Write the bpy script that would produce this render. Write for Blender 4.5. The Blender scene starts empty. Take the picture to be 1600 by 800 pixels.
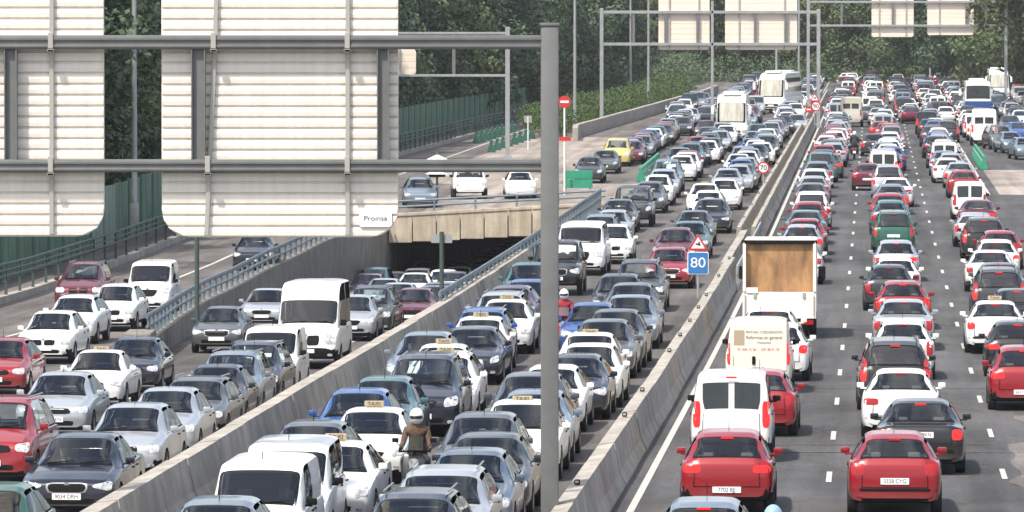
import bpy, bmesh, math, random
import numpy as np
from mathutils import Vector, Matrix, noise
from mathutils.bvhtree import BVHTree
R = math.radians
S = bpy.context.scene
COL = S.collection
# ---------------------------------------------------------------- camera, sky, sun, exposure
H = 8.18                      # height of the camera above the near road
F = 8889.0                    # focal length in photograph pixels (photo 1600 wide)
YH = 101.0                    # row of the horizon
TH = math.atan((400 - YH) / F)
cam = bpy.data.cameras.new('camera'); cam_o = bpy.data.objects.new('camera', cam); COL.objects.link(cam_o)
cam.sensor_width = 36.0; cam.lens = 36.0 * F / 1600.0
cam.clip_start = 1.0; cam.clip_end = 6000.0
cam_o.location = (0, 0, H); cam_o.rotation_euler = (R(90) - TH, 0, 0)
S.camera = cam_o
SUN_EL, SUN_AZ = R(57), R(220)          # azimuth clockwise from +Y: the sun stands behind the camera, to the left
w = bpy.data.worlds.new('World'); S.world = w; w.use_nodes = True
nt = w.node_tree; bg = nt.nodes['Background']
sky = nt.nodes.new('ShaderNodeTexSky'); sky.sky_type = 'NISHITA'; sky.sun_disc = False
sky.sun_elevation = SUN_EL; sky.sun_rotation = SUN_AZ
sky.air_density = 1.0; sky.dust_density = 3.5; sky.ozone_density = 1.0
# broken cloud added to the out-of-view sky, to soften light and vary reflections
wt = nt.nodes.new('ShaderNodeTexCoord'); wm_ = nt.nodes.new('ShaderNodeMapping'); wm_.inputs['Scale'].default_value = (1, 1, 2.2); nt.links.new(wt.outputs['Generated'], wm_.inputs[0])
wn = nt.nodes.new('ShaderNodeTexNoise'); wn.inputs['Scale'].default_value = 4.5; wn.inputs['Detail'].default_value = 7; wn.inputs['Roughness'].default_value = .6; nt.links.new(wm_.outputs[0], wn.inputs['Vector'])
wr_ = nt.nodes.new('ShaderNodeMapRange'); wr_.inputs[1].default_value = .47; wr_.inputs[2].default_value = .60; wr_.inputs[3].default_value = 0; wr_.inputs[4].default_value = .85; nt.links.new(wn.outputs[0], wr_.inputs[0])
wx = nt.nodes.new('ShaderNodeMix'); wx.data_type = 'RGBA'; wx.inputs[7].default_value = (6.0, 6.15, 6.4, 1); nt.links.new(wr_.outputs[0], wx.inputs[0]); nt.links.new(sky.outputs[0], wx.inputs[6]); nt.links.new(wx.outputs[2], bg.inputs[0]); bg.inputs[1].default_value = 0.15
sun = bpy.data.lights.new('sun', 'SUN'); sun_o = bpy.data.objects.new('sun', sun); COL.objects.link(sun_o)
sun.energy = 3.7; sun.angle = R(2.0); sun.color = (1.0, 0.94, 0.85)
sd = Vector((math.sin(SUN_AZ) * math.cos(SUN_EL), math.cos(SUN_AZ) * math.cos(SUN_EL), math.sin(SUN_EL)))
sun_o.rotation_euler = sd.to_track_quat('Z', 'Y').to_euler(); sun_o.location = (-60, -60, 80)
S.view_settings.view_transform = 'Standard'; S.view_settings.look = 'None'
S.view_settings.gamma = 1.0; S.view_settings.exposure = 0.56
S.view_settings.use_curve_mapping = False
S.render.engine = 'CYCLES'
S.cycles.max_bounces = 6; S.cycles.transparent_max_bounces = 14
S.cycles.sample_clamp_indirect = 6.0
random.seed(7)
# ---------------------------------------------------------------- where things are
K = 0.0634                    # the motorway runs off to the right by K metres per metre
HD = -math.atan(K)
def smooth(a, b, x):
    t = min(1.0, max(0.0, (x - a) / (b - a))); return t * t * (3 - 2 * t)
def interp(tab, x):
    if x <= tab[0][0]: return tab[0][1]
    for (a, b), (c, d) in zip(tab, tab[1:]):
        if x <= c: return b + (d - b) * (x - a) / (c - a)
    return tab[-1][1]
def z_main(d):                # level road that climbs gently in the distance
    k = (d - 176) / 22.0
    return 0.0106 * 22.0 * (math.log1p(math.exp(k)) if k < 30 else k) - 0.0106 * 22 * math.log1p(math.exp(-8)) 
def z_dip(d):                 # carriageway that dives under the deck
    return interp([(0, 0), (108, 0), (118, -.12), (132, -.38), (150, -.7), (180, -1.0), (200, -1.2), (220, -1.65), (240, -2.25), (262, -2.85), (290, -3.35), (2000, -3.5)], d)
def z_ramp(v, d):             # slip road on the left: sags a little, then climbs on to the deck
    zl = interp([(0, 0), (130, 0), (150, -.2), (165, -.45), (187, -.62), (215, -.55), (240, -.25), (262, .15), (275, .50), (290, 1.0), (312, z_main(312)), (313, 9e9)], d) if d < 312 else z_main(d)
    return zl + (z_main(d) - zl) * smooth(-22.8, -14.0, v)
TUN0, TUN1 = 275.0, 420.0     # the tunnel mouth
VR = -13.3                    # face of the wall between the dipping road and the main road
def v_left(d): return interp([(176, -22.2), (190, -23.2), (205, -23.9), (230, -24.4), (255, -24.4), (275, -23.4), (420, -23.4)], d)
def zg(v, d):
    if v > VR or d > TUN0 + 400: return z_main(d)
    if d >= 176:
        return z_dip(d) if v > v_left(d) else z_ramp(v, d)
    f = smooth(0, 1, (d - 125) / 51.0)
    a = -22.6 + f * .8; b = -18.4 - f * 3.1
    s = smooth(a, b, v)
    return z_ramp(v, d) * (1 - s) + z_dip(d) * s
def zdeck(v, d):              # surface the light sees from above (deck over the tunnel)
    if d >= TUN0: return z_main(d)
    return zg(v, d)
def W(v, d, h=0.0, surf=None):
    return Vector((v + K * d, d, (surf or zg)(v, d) + h))
def proj(p):                  # world point -> photograph pixel
    y = p[1] * math.cos(TH) + (H - p[2]) * math.sin(TH)
    zz = -p[1] * math.sin(TH) + (H - p[2]) * math.cos(TH)
    return 800 + F * p[0] / y, 400 + F * zz / y
def pix(px, py, d):           # photograph pixel at distance d -> world point
    a = TH + math.atan((py - 400) / F)
    z = H - d * math.tan(a)
    y = d * math.cos(TH) + (H - z) * math.sin(TH)
    return Vector(((px - 800) / F * y, d, z))
def solve(px, py, h, surf=zg, lo=80.0, hi=1200.0):
    def f(d):
        X = (px - 800) / F * d
        return proj((X, d, surf(X - K * d, d) + h))[1] - py
    # march, then bisect
    d = lo; step = 2.0
    while d < hi and f(d) > 0: d += step
    a, b = d - step, d
    for _ in range(30):
        m = (a + b) / 2
        if f(m) > 0: a = m
        else: b = m
    X = (px - 800) / F * b
    return X - K * b, b
# ---------------------------------------------------------------- materials
MATS = {}
def mat(name, col, rough=.6, metal=0.0, coat=0.0, spec=.5, emis=None, noise_amt=0.0, noise_scale=3.0, bump=0.0, bump_scale=20.0, obj_rand=0.0, stretch=None, coat_r=.04):
    if name in MATS: return MATS[name]
    m = bpy.data.materials.new(name); m.use_nodes = True; MATS[name] = m
    n = m.node_tree; b = n.nodes['Principled BSDF']
    b.inputs['Base Color'].default_value = (*col, 1); b.inputs['Roughness'].default_value = rough
    b.inputs['Metallic'].default_value = metal; b.inputs['Coat Weight'].default_value = coat
    b.inputs['Coat Roughness'].default_value = coat_r
    b.inputs['Specular IOR Level'].default_value = spec
    if emis:
        b.inputs['Emission Color'].default_value = (*emis[:3], 1); b.inputs['Emission Strength'].default_value = emis[3]
    if noise_amt or bump:
        tc = n.nodes.new('ShaderNodeTexCoord'); src = tc.outputs['Object']
        if stretch:
            mp = n.nodes.new('ShaderNodeMapping'); mp.inputs['Scale'].default_value = stretch
            n.links.new(src, mp.inputs[0]); src = mp.outputs[0]
    if noise_amt:
        nz = n.nodes.new('ShaderNodeTexNoise'); nz.inputs['Scale'].default_value = noise_scale
        nz.inputs['Detail'].default_value = 7; nz.inputs['Roughness'].default_value = .65
        n.links.new(src, nz.inputs['Vector'])
        mr = n.nodes.new('ShaderNodeMapRange'); mr.inputs[1].default_value = .3; mr.inputs[2].default_value = .7
        mr.inputs[3].default_value = 1 - noise_amt; mr.inputs[4].default_value = 1 + noise_amt
        n.links.new(nz.outputs[0], mr.inputs[0])
        mx = n.nodes.new('ShaderNodeVectorMath'); mx.operation = 'SCALE'; mx.inputs[0].default_value = col
        n.links.new(mr.outputs[0], mx.inputs['Scale']); n.links.new(mx.outputs[0], b.inputs['Base Color'])
    if bump:
        n2 = n.nodes.new('ShaderNodeTexNoise'); n2.inputs['Scale'].default_value = bump_scale; n2.inputs['Detail'].default_value = 4
        n.links.new(src, n2.inputs['Vector'])
        bp = n.nodes.new('ShaderNodeBump'); bp.inputs['Strength'].default_value = bump; bp.inputs['Distance'].default_value = .05
        n.links.new(n2.outputs[0], bp.inputs['Height']); n.links.new(bp.outputs[0], b.inputs['Normal'])
    return m
def asphalt(name, col, tint):
    """asphalt along the motorway: wheel tracks, patches and stains stretched along the lanes"""
    m = bpy.data.materials.new(name); m.use_nodes = True; MATS[name] = m
    n = m.node_tree; b = n.nodes['Principled BSDF']; b.inputs['Roughness'].default_value = .86
    b.inputs['Specular IOR Level'].default_value = .25
    tc = n.nodes.new('ShaderNodeTexCoord')
    mp = n.nodes.new('ShaderNodeMapping'); mp.vector_type = 'TEXTURE'; mp.inputs['Rotation'].default_value = (0, 0, HD)
    n.links.new(tc.outputs['Object'], mp.inputs[0])
    def nz(scale, sc, detail, rough=.6):
        m2 = n.nodes.new('ShaderNodeMapping'); m2.inputs['Scale'].default_value = sc
        n.links.new(mp.outputs[0], m2.inputs[0])
        t = n.nodes.new('ShaderNodeTexNoise'); t.inputs['Scale'].default_value = scale; t.inputs['Detail'].default_value = detail
        t.inputs['Roughness'].default_value = rough
        n.links.new(m2.outputs[0], t.inputs['Vector']); return t.outputs[0]
    def rng(s, a, b_, c, d):
        r = n.nodes.new('ShaderNodeMapRange'); r.inputs[1].default_value = a; r.inputs[2].default_value = b_
        r.inputs[3].default_value = c; r.inputs[4].default_value = d; n.links.new(s, r.inputs[0]); return r.outputs[0]
    def mul(a, b_):
        q = n.nodes.new('ShaderNodeMath'); q.operation = 'MULTIPLY'; n.links.new(a, q.inputs[0]); n.links.new(b_, q.inputs[1]); return q.outputs[0]
    a = rng(nz(1.1, (1, .03, 1), 3), .35, .65, .70, 1.22)        # wheel tracks
    c = rng(nz(.35, (1, .25, 1), 6, .7), .38, .62, .76, 1.2)   # patches
    e = rng(nz(14, (1, .2, 1), 3, .7), .3, .7, .80, 1.2)         # grain
    g = rng(nz(.06, (.3, 2.2, 1), 4, .6), .46, .54, .93, 1.06)    # resurfaced stretches
    v = mul(mul(a, c), mul(e, g))
    sc = n.nodes.new('ShaderNodeVectorMath'); sc.operation = 'SCALE'; sc.inputs[0].default_value = col
    n.links.new(v, sc.inputs['Scale'])
    mx = n.nodes.new('ShaderNodeMix'); mx.data_type = 'RGBA'; mx.inputs[7].default_value = (*tint, 1)
    n.links.new(rng(nz(.5, (1, .3, 1), 5), .5, .75, 0, .5), mx.inputs[0]); n.links.new(sc.outputs[0], mx.inputs[6])
    n.links.new(mx.outputs[2], b.inputs['Base Color'])
    bp = n.nodes.new('ShaderNodeBump'); bp.inputs['Strength'].default_value = .35; bp.inputs['Distance'].default_value = .02
    n.links.new(nz(40, (1, 1, 1), 3), bp.inputs['Height']); n.links.new(bp.outputs[0], b.inputs['Normal'])
    return m
asphalt('asphalt_dark', (.078, .077, .078), (.11, .105, .10))
asphalt('asphalt_mid', (.105, .097, .093), (.15, .135, .125))
asphalt('asphalt_pale', (.135, .122, .113), (.18, .16, .145))
asphalt('slab_pale', (.27, .235, .205), (.34, .29, .25))
mat('dry_ground', (.12, .11, .07), .95, noise_amt=.4, noise_scale=.3)
def concrete(name, col):
    m = mat(name, col, .85, spec=.3, noise_amt=.22, noise_scale=.9, bump=.25, bump_scale=9)
    n = m.node_tree; b = n.nodes['Principled BSDF']
    src = b.inputs['Base Color'].links[0].from_socket
    tc = n.nodes.new('ShaderNodeTexCoord'); mp = n.nodes.new('ShaderNodeMapping'); mp.inputs['Scale'].default_value = (1.3, .55, .12)
    n.links.new(tc.outputs['Object'], mp.inputs[0])
    t = n.nodes.new('ShaderNodeTexNoise'); t.inputs['Scale'].default_value = 2.2; t.inputs['Detail'].default_value = 6; t.inputs['Roughness'].default_value = .7
    n.links.new(mp.outputs[0], t.inputs['Vector'])
    r = n.nodes.new('ShaderNodeMapRange'); r.inputs[1].default_value = .42; r.inputs[2].default_value = .68; r.inputs[3].default_value = 0; r.inputs[4].default_value = .6
    n.links.new(t.outputs[0], r.inputs[0])
    mx = n.nodes.new('ShaderNodeMix'); mx.data_type = 'RGBA'; mx.inputs[7].default_value = (col[0] * .45, col[1] * .42, col[2] * .38, 1)
    n.links.new(r.outputs[0], mx.inputs[0]); n.links.new(src, mx.inputs[6]); n.links.new(mx.outputs[2], b.inputs['Base Color'])
    return m
concrete('concrete', (.38, .352, .31)); concrete('concrete_grey', (.23, .215, .19)); concrete('concrete_tan', (.50, .43, .33))
concrete('concrete_wall', (.26, .235, .205))
mat('line_white', (.47, .46, .43), .8, noise_amt=.22, noise_scale=5)
mat('galvanised', (.36, .37, .37), .5, metal=.35, noise_amt=.15, noise_scale=2)
mat('gantry_grey', (.165, .17, .165), .55, metal=.2, noise_amt=.12, noise_scale=3)
mat('rail_blue', (.16, .205, .24), .5, metal=.3, noise_amt=.2, noise_scale=2)
mat('rail_dark', (.045, .07, .06), .6)
mat('panel_cream', (.80, .755, .68), .5, noise_amt=.07, noise_scale=1.2, stretch=(6, 1, .6))
mat('panel_far', (.82, .71, .60), .55)
mat('bracket_grey', (.42, .41, .37), .5, metal=.25)
mat('plate_white', (.85, .85, .83), .4)
mat('ink', (.03, .03, .035), .5)
mat('sign_blue', (.03, .17, .42), .35); mat('sign_red', (.55, .03, .03), .35); mat('sign_white', (.85, .85, .85), .35)
mat('sign_back', (.33, .34, .33), .5, metal=.3)
mat('green_plastic_dark', (.02, .11, .07), .5, noise_amt=.3, noise_scale=4)
mat('green_plastic', (.03, .27, .16), .4, noise_amt=.15, noise_scale=2)
mat('green_wall', (.075, .15, .095), .7, noise_amt=.5, noise_scale=.8, stretch=(1, 1, .25))
mat('green_wall_pale', (.20, .27, .22), .6, noise_amt=.2, noise_scale=1)
mat('glass', (.018, .023, .026), .07, spec=.6, coat=.25, noise_amt=.5, noise_scale=1.2)
mat('glass_pale', (.30, .32, .27), .2, spec=.8, coat=.6, noise_amt=.55, noise_scale=1.3)
mat('black_trim', (.010, .010, .011), .7, spec=.12); mat('tyre', (.02, .02, .02), .85)
mat('rim_alloy', (.36, .37, .38), .35, metal=.7)
mat('lamp_clear', (.42, .43, .44), .18, spec=.8, coat=.8, noise_amt=.7, noise_scale=13)
mat('lamp_red', (.36, .007, .010), .2, spec=.5, coat=.3, noise_amt=.2, noise_scale=8)
mat('lamp_amber', (.75, .16, .03), .2, coat=.5)
mat('brake_lit', (.45, .008, .008), .2, emis=(1.0, .025, .02, .55), noise_amt=.3, noise_scale=12)
mat('bus_curtain', (.42, .41, .34), .3, coat=.6, noise_amt=.4, noise_scale=1.2, stretch=(2.5, 1, .4))  # coach windscreen, its pale reflection put into the base colour
mat('plywood', (.36, .20, .09), .75, noise_amt=.6, noise_scale=2.2, stretch=(1, 1, .35))
mat('taxi_sign', (.38, .31, .19), .5)
mat('bark', (.07, .055, .04), .9, noise_amt=.3)
mat('skin', (.5, .3, .22), .6); mat('cloth_brown', (.10, .062, .04), .9, noise_amt=.35, noise_scale=9, bump=.6, bump_scale=14); mat('cloth_dark', (.03, .03, .035), .85)
mat('cloth_beige', (.42, .33, .22), .85); mat('cloth_red', (.3, .03, .04), .85); mat('helmet_white', (.8, .8, .8), .2, coat=.6)
mat('helmet_blue', (.25, .4, .6), .2, coat=.6); mat('house_wall', (.46, .33, .27), .85, noise_amt=.15); mat('roof_tile', (.3, .14, .09), .85, noise_amt=.2)
PAINT = {'white': ((.80, .80, .78), 0, .32), 'cream': ((.80, .76, .65), 0, .35), 'silver': ((.46, .49, .52), .5, .28),
 'silver-blue': ((.21, .265, .32), .5, .28), 'grey': ((.10, .11, .12), .45, .3), 'dark grey': ((.035, .040, .046), .4, .3),
 'black': ((.012, .013, .016), .1, .25), 'navy': ((.005, .009, .024), .15, .25), 'blue': ((.03, .10, .32), .3, .28),
 'teal': ((.06, .16, .17), .4, .3), 'red': ((.27, .006, .014), .08, .26), 'maroon': ((.12, .012, .03), .3, .28),
 'yellow': ((.60, .46, .14), 0, .35), 'green': ((.02, .10, .07), .3, .3), 'sand': ((.66, .60, .50), .4, .3), 'purple': ((.10, .06, .12), .4, .3)}
for k, (c, me, ro) in PAINT.items():
    m_ = mat('paint_' + k.replace(' ', '_'), c, ro, metal=me, coat=.6, spec=.35)
    n = m_.node_tree; b_ = n.nodes['Principled BSDF']; out = [q for q in n.nodes if q.type == 'OUTPUT_MATERIAL'][0]   # outside paint, inside dark lining
    tc = n.nodes.new('ShaderNodeTexCoord'); sx = n.nodes.new('ShaderNodeSeparateXYZ'); n.links.new(tc.outputs['Object'], sx.inputs[0])   # road dust low on the doors and bumpers
    mr = n.nodes.new('ShaderNodeMapRange'); mr.inputs[1].default_value = .62; mr.inputs[2].default_value = .22; mr.inputs[3].default_value = .04; mr.inputs[4].default_value = .55; n.links.new(sx.outputs[2], mr.inputs[0])
    nz = n.nodes.new('ShaderNodeTexNoise'); nz.inputs['Scale'].default_value = 3.5; nz.inputs['Detail'].default_value = 6; n.links.new(tc.outputs['Object'], nz.inputs['Vector'])
    mu = n.nodes.new('ShaderNodeMath'); mu.operation = 'MULTIPLY'; n.links.new(mr.outputs[0], mu.inputs[0]); n.links.new(nz.outputs[0], mu.inputs[1])
    dm = n.nodes.new('ShaderNodeMix'); dm.data_type = 'RGBA'; dm.inputs[6].default_value = (*c, 1); dm.inputs[7].default_value = (.20, .18, .15, 1)
    n.links.new(mu.outputs[0], dm.inputs[0]); n.links.new(dm.outputs[2], b_.inputs['Base Color'])
    cr = n.nodes.new('ShaderNodeMapRange'); cr.inputs[1].default_value = .35; cr.inputs[2].default_value = .65; cr.inputs[3].default_value = .02; cr.inputs[4].default_value = .12; n.links.new(nz.outputs[0], cr.inputs[0]); n.links.new(cr.outputs[0], b_.inputs['Coat Roughness'])
    g_ = n.nodes.new('ShaderNodeNewGeometry'); df = n.nodes.new('ShaderNodeBsdfDiffuse'); df.inputs[0].default_value = (.06, .058, .055, 1)
    mx = n.nodes.new('ShaderNodeMixShader'); n.links.new(g_.outputs['Backfacing'], mx.inputs[0]); n.links.new(b_.outputs[0], mx.inputs[1]); n.links.new(df.outputs[0], mx.inputs[2]); n.links.new(mx.outputs[0], out.inputs[0])
def see_through(name, tint):
    m = bpy.data.materials.new(name); m.use_nodes = True; MATS[name] = m; n = m.node_tree
    n.nodes.remove(n.nodes['Principled BSDF']); out = [q for q in n.nodes if q.type == 'OUTPUT_MATERIAL'][0]
    t = n.nodes.new('ShaderNodeBsdfTransparent'); t.inputs[0].default_value = (*tint, 1); g = n.nodes.new('ShaderNodeBsdfGlossy'); g.inputs['Roughness'].default_value = .03
    fr = n.nodes.new('ShaderNodeFresnel'); fr.inputs[0].default_value = 1.9; mx = n.nodes.new('ShaderNodeMixShader')
    n.links.new(fr.outputs[0], mx.inputs[0]); n.links.new(t.outputs[0], mx.inputs[1]); n.links.new(g.outputs[0], mx.inputs[2]); n.links.new(mx.outputs[0], out.inputs[0])
see_through('glass_clear', (.84, .90, .88)); see_through('glass_tint', (.42, .47, .47))
mat('upholstery', (.13, .13, .13), .9, noise_amt=.5, noise_scale=1.0); mat('dash_grey', (.13, .125, .12), .7)
def paint(k): return MATS['paint_' + k.replace(' ', '_')]
for gname in ('glass', 'glass_pale', 'bus_curtain'):
    n = MATS[gname].node_tree; nz = [q for q in n.nodes if q.type == 'TEX_NOISE'][0]; src = nz.inputs['Vector'].links[0].from_socket
    oi = n.nodes.new('ShaderNodeObjectInfo'); cx = n.nodes.new('ShaderNodeVectorMath'); cx.operation = 'MULTIPLY_ADD'
    cx.inputs[1].default_value = (37, 11, 5); n.links.new(oi.outputs['Random'], cx.inputs[0]); n.links.new(src, cx.inputs[2]); n.links.new(cx.outputs[0], nz.inputs['Vector'])
# ---------------------------------------------------------------- object helpers
def link(o, parent=None):
    COL.objects.link(o)
    if parent is not None: o.parent = parent
    return o
def tag(o, label=None, cat=None, group=None, kind=None):
    if label: o['label'] = label
    if cat: o['category'] = cat
    if group: o['group'] = group
    if kind: o['kind'] = kind
    return o
def empty(name, loc=(0, 0, 0), rz=0.0):
    o = bpy.data.objects.new(name, None); o.empty_display_size = .3; o.location = loc; o.rotation_euler = (0, 0, rz)
    return link(o)
def finish(name, bm, m, parent=None, sm=None, keep=False):
    me = bpy.data.meshes.new(name)
    if not keep: bmesh.ops.recalc_face_normals(bm, faces=bm.faces)
    bm.to_mesh(me); bm.free()
    for q in (m if isinstance(m, (list, tuple)) else [m]): me.materials.append(MATS[q] if isinstance(q, str) else q)
    if sm:
        me.polygons.foreach_set('use_smooth', [True] * len(me.polygons)); me.set_sharp_from_angle(angle=R(sm))
    return link(bpy.data.objects.new(name, me), parent)
def box(bm, c, s, bev=0.0, rot=None, mi=0):
    r = bmesh.ops.create_cube(bm, size=1.0); vs = r['verts']
    M = Matrix.Translation(c) @ (rot.to_4x4() if rot else Matrix.Identity(4)) @ Matrix.Diagonal((*s, 1))
    bmesh.ops.transform(bm, matrix=M, verts=vs)
    fs = list({f for v in vs for f in v.link_faces})
    for f in fs: f.material_index = mi
    if bev > 0:
        es = list({e for v in vs for e in v.link_edges})
        bmesh.ops.bevel(bm, geom=es, offset=bev, segments=2, profile=.6, affect='EDGES')
def tube(bm, p0, p1, r0, r1=None, n=10, mi=0):
    p0, p1 = Vector(p0), Vector(p1); r1 = r0 if r1 is None else r1
    d = p1 - p0; L = d.length
    if L < 1e-6: return
    q = d.to_track_quat('Z', 'Y').to_matrix().to_4x4()
    r = bmesh.ops.create_cone(bm, cap_ends=True, segments=n, radius1=r0, radius2=r1, depth=L)
    bmesh.ops.transform(bm, matrix=Matrix.Translation((p0 + p1) / 2) @ q, verts=r['verts'])
    if mi:
        for v in r['verts']:
            for f in v.link_faces: f.material_index = mi
def disc(bm, c, r, th, n=24, mi=0):      # flat round plate whose face looks along Y
    q = bmesh.ops.create_cone(bm, cap_ends=True, segments=n, radius1=r, radius2=r, depth=th)
    bmesh.ops.transform(bm, matrix=Matrix.Translation(c) @ Matrix.Rotation(R(90), 4, 'X'), verts=q['verts'])
    for v in q['verts']:
        for f in v.link_faces: f.material_index = mi
def prism(bm, pts, y0, y1, mi=0):        # outline in (x, z) pulled from y0 to y1
    a = [bm.verts.new((x, y0, z)) for x, z in pts]; b = [bm.verts.new((x, y1, z)) for x, z in pts]
    n = len(pts); fs = [bm.faces.new(a), bm.faces.new(b[::-1])]
    for i in range(n): fs.append(bm.faces.new((a[i], b[i], b[(i + 1) % n], a[(i + 1) % n])))
    for f in fs: f.material_index = mi
def sheet(name, cells, m, kind='structure', parent=None):
    """cells: list of (v0, v1, d0, d1, nv, nd, surf, lift)"""
    bm = bmesh.new()
    for v0, v1, d0, d1, nv, nd, surf, lift in cells:
        g = []
        for j in range(nd + 1):
            d = d0 + (d1 - d0) * j / nd
            a = v0(d) if callable(v0) else v0; b = v1(d) if callable(v1) else v1
            g.append([bm.verts.new(W(a + (b - a) * i / nv, d, lift, surf)) for i in range(nv + 1)])
        for j in range(nd):
            for i in range(nv): bm.faces.new((g[j][i], g[j][i + 1], g[j + 1][i + 1], g[j + 1][i]))
    o = finish(name, bm, m, parent, keep=True)
    return tag(o, kind=kind) if kind else o
def sweep(bm, sec, path, mi=0, caps=True):
    """sec: list of (offset across, height); path: list of (v, d, z)"""
    rows = []
    for v, d, z in path: rows.append([bm.verts.new((v + s + K * d, d, z + h)) for s, h in sec])
    n = len(sec)
    for a, b in zip(rows, rows[1:]):
        for i in range(n):
            f = bm.faces.new((a[i], a[(i + 1) % n], b[(i + 1) % n], b[i])); f.material_index = mi
    if caps: bm.faces.new(rows[0][::-1]); bm.faces.new(rows[-1])
def rng(a, b, st):
    n = max(1, int(round((b - a) / st))); return [a + (b - a) * i / n for i in range(n + 1)]
def text(name, s, size, m, parent, M, depth=.004, xs=1.0):
    cu = bpy.data.curves.new(name, 'FONT'); cu.body = s; cu.size = size; cu.align_x = 'CENTER'; cu.align_y = 'CENTER'; cu.extrude = depth
    tmp = bpy.data.objects.new('tmp', cu); COL.objects.link(tmp); bpy.context.view_layer.update()
    me = bpy.data.meshes.new_from_object(tmp); bpy.data.objects.remove(tmp)
    me.transform(Matrix.Diagonal((xs, 1, 1, 1))); me.transform(M)
    me.materials.clear(); me.materials.append(MATS[m]); me.name = name
    return link(bpy.data.objects.new(name, me), parent)
FACE_CAM = Matrix.Rotation(R(90), 4, 'X')       # text lying in XY -> standing, read from -Y
# ================================================================= GROUND AND ROADS
def no_surf(v, d): return z_main(d)
sheet('ground', [(-420, -34, -60, 176, 8, 30, lambda v, d: z_ramp(-34, d), -.03), (-420, -34, 176, 1500, 8, 180, lambda v, d: z_ramp(-34, d), -.03),
                 (-13.0, 420, -60, 176, 8, 30, no_surf, -.03), (-13.0, 420, 176, 1500, 8, 90, no_surf, -.03),
                 (-34, -13.0, TUN0 + 20, 1500, 4, 80, z_ramp, -.03)], 'dry_ground')
sheet('road_departing', [(-5.0, 13.0, -60, 300, 7, 80, no_surf, 0), (-5.0, lambda d: interp([(300, 13), (420, 19), (745, 22)], d), 300, 745, 9, 100, no_surf, 0)], 'asphalt_dark')
sheet('road_oncoming', [(-12.95, -5.0, -60, 745, 6, 160, no_surf, 0)], 'asphalt_mid')
sheet('road_sunken', [(-34, -13.0, -60, 176, 42, 60, zg, 0), (v_left, -13.0, 176, TUN1 + 20, 6, 80, lambda v, d: z_dip(d), 0)], 'asphalt_mid')
sheet('road_ramp', [(-34, v_left, 176, TUN0, 6, 40, z_ramp, 0), (-34, -12.95, TUN0 + .35, 745, 10, 120, z_ramp, 0)], 'asphalt_pale')
sheet('paved_island', [(-22.5, -12.97, TUN0 + .5, 318, 6, 12, z_ramp, .012), (-26, -17.6, 318, 430, 6, 30, no_surf, .012)], 'slab_pale')
sheet('paved_shoulder', [(6.7, 16.0, 300, 345, 4, 12, no_surf, .006), (-12.9, -11.9, 212, 300, 2, 20, no_surf, .006)], 'slab_pale')
# ragged paler resurfacing on the right
bm = bmesh.new()
L_, R_ = [], []
for d in rng(96, 132, 1.0):
    L_.append(bm.verts.new(W(2.9 + .35 * noise.noise((d * .4, 1, 0)) + (.5 if d > 122 else 0), d, .006))); R_.append(bm.verts.new(W(12.5, d, .006)))
for i in range(len(L_) - 1): bm.faces.new((L_[i], R_[i], R_[i + 1], L_[i + 1]))
tag(finish('resurfaced_patch', bm, 'asphalt_pale', keep=True), kind='structure')
# painted markings
bm = bmesh.new()
def strip(v, d0, d1, wd, surf=no_surf, lift=.012, st=6.0):
    prev = None
    for d in rng(d0, d1, st):
        c = v(d) if callable(v) else v
        a, b = bm.verts.new(W(c - wd / 2, d, lift, surf)), bm.verts.new(W(c + wd / 2, d, lift, surf))
        if prev: bm.faces.new((prev[0], prev[1], b, a))
        prev = (a, b)
for v0, ph in ((-.85, 0), (2.62, .8)):
    d = 98.6 + ph
    while d < 700:
        strip(v0, d, d + 2.8, .11); d += 12.45
d = 96
while d < 600: strip(-8.9, d, d + 2.8, .10); d += 12.45
strip(-4.42, 85, 740, .14); strip(6.15, 300, 740, .13); strip(-5.65, 85, 740, .10); strip(-12.3, 120, 290, .12)
strip(-27.9, 150, 560, .16, z_ramp)
strip(lambda d: interp([(125, -19.6), (176, -22.2)], d), 128, 172, .15, zg, .014, 3)
strip(lambda d: interp([(150, -22.6), (176, -22.5)], d), 155, 176, .15, zg, .014, 3)
strip(-13.75, 90, 272, .13, zg); strip(-17.4, 176, 274, .12, zg)
d = 100
while d < 176: strip(-16.3, d, d + 3.3, .13, zg, .014, 1.1); strip(-19.8, d, d + 3.3, .13, zg, .014, 1.1); d += 12.45
tag(finish('lane_markings', bm, 'line_white', keep=True), kind='structure')
bm = bmesh.new()   # pale sealed cracks across the departing lanes
for d, a, b in ((119.5, -3.9, 6), (121.9, -3.9, 2.6), (142.6, -3.5, 9), (146, 2.6, 9), (175, -1, 8), (211, -1, 7)):
    prev = None
    for v in rng(a, b, .7):
        dd = d + .12 * noise.noise((v, d, 0))
        p, q = bm.verts.new(W(v, dd, .010)), bm.verts.new(W(v, dd + .16, .010))
        if prev: bm.faces.new((prev[0], p, q, prev[1]))
        prev = (p, q)
tag(finish('road_joints', bm, 'asphalt_pale', keep=True), kind='structure')
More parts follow.
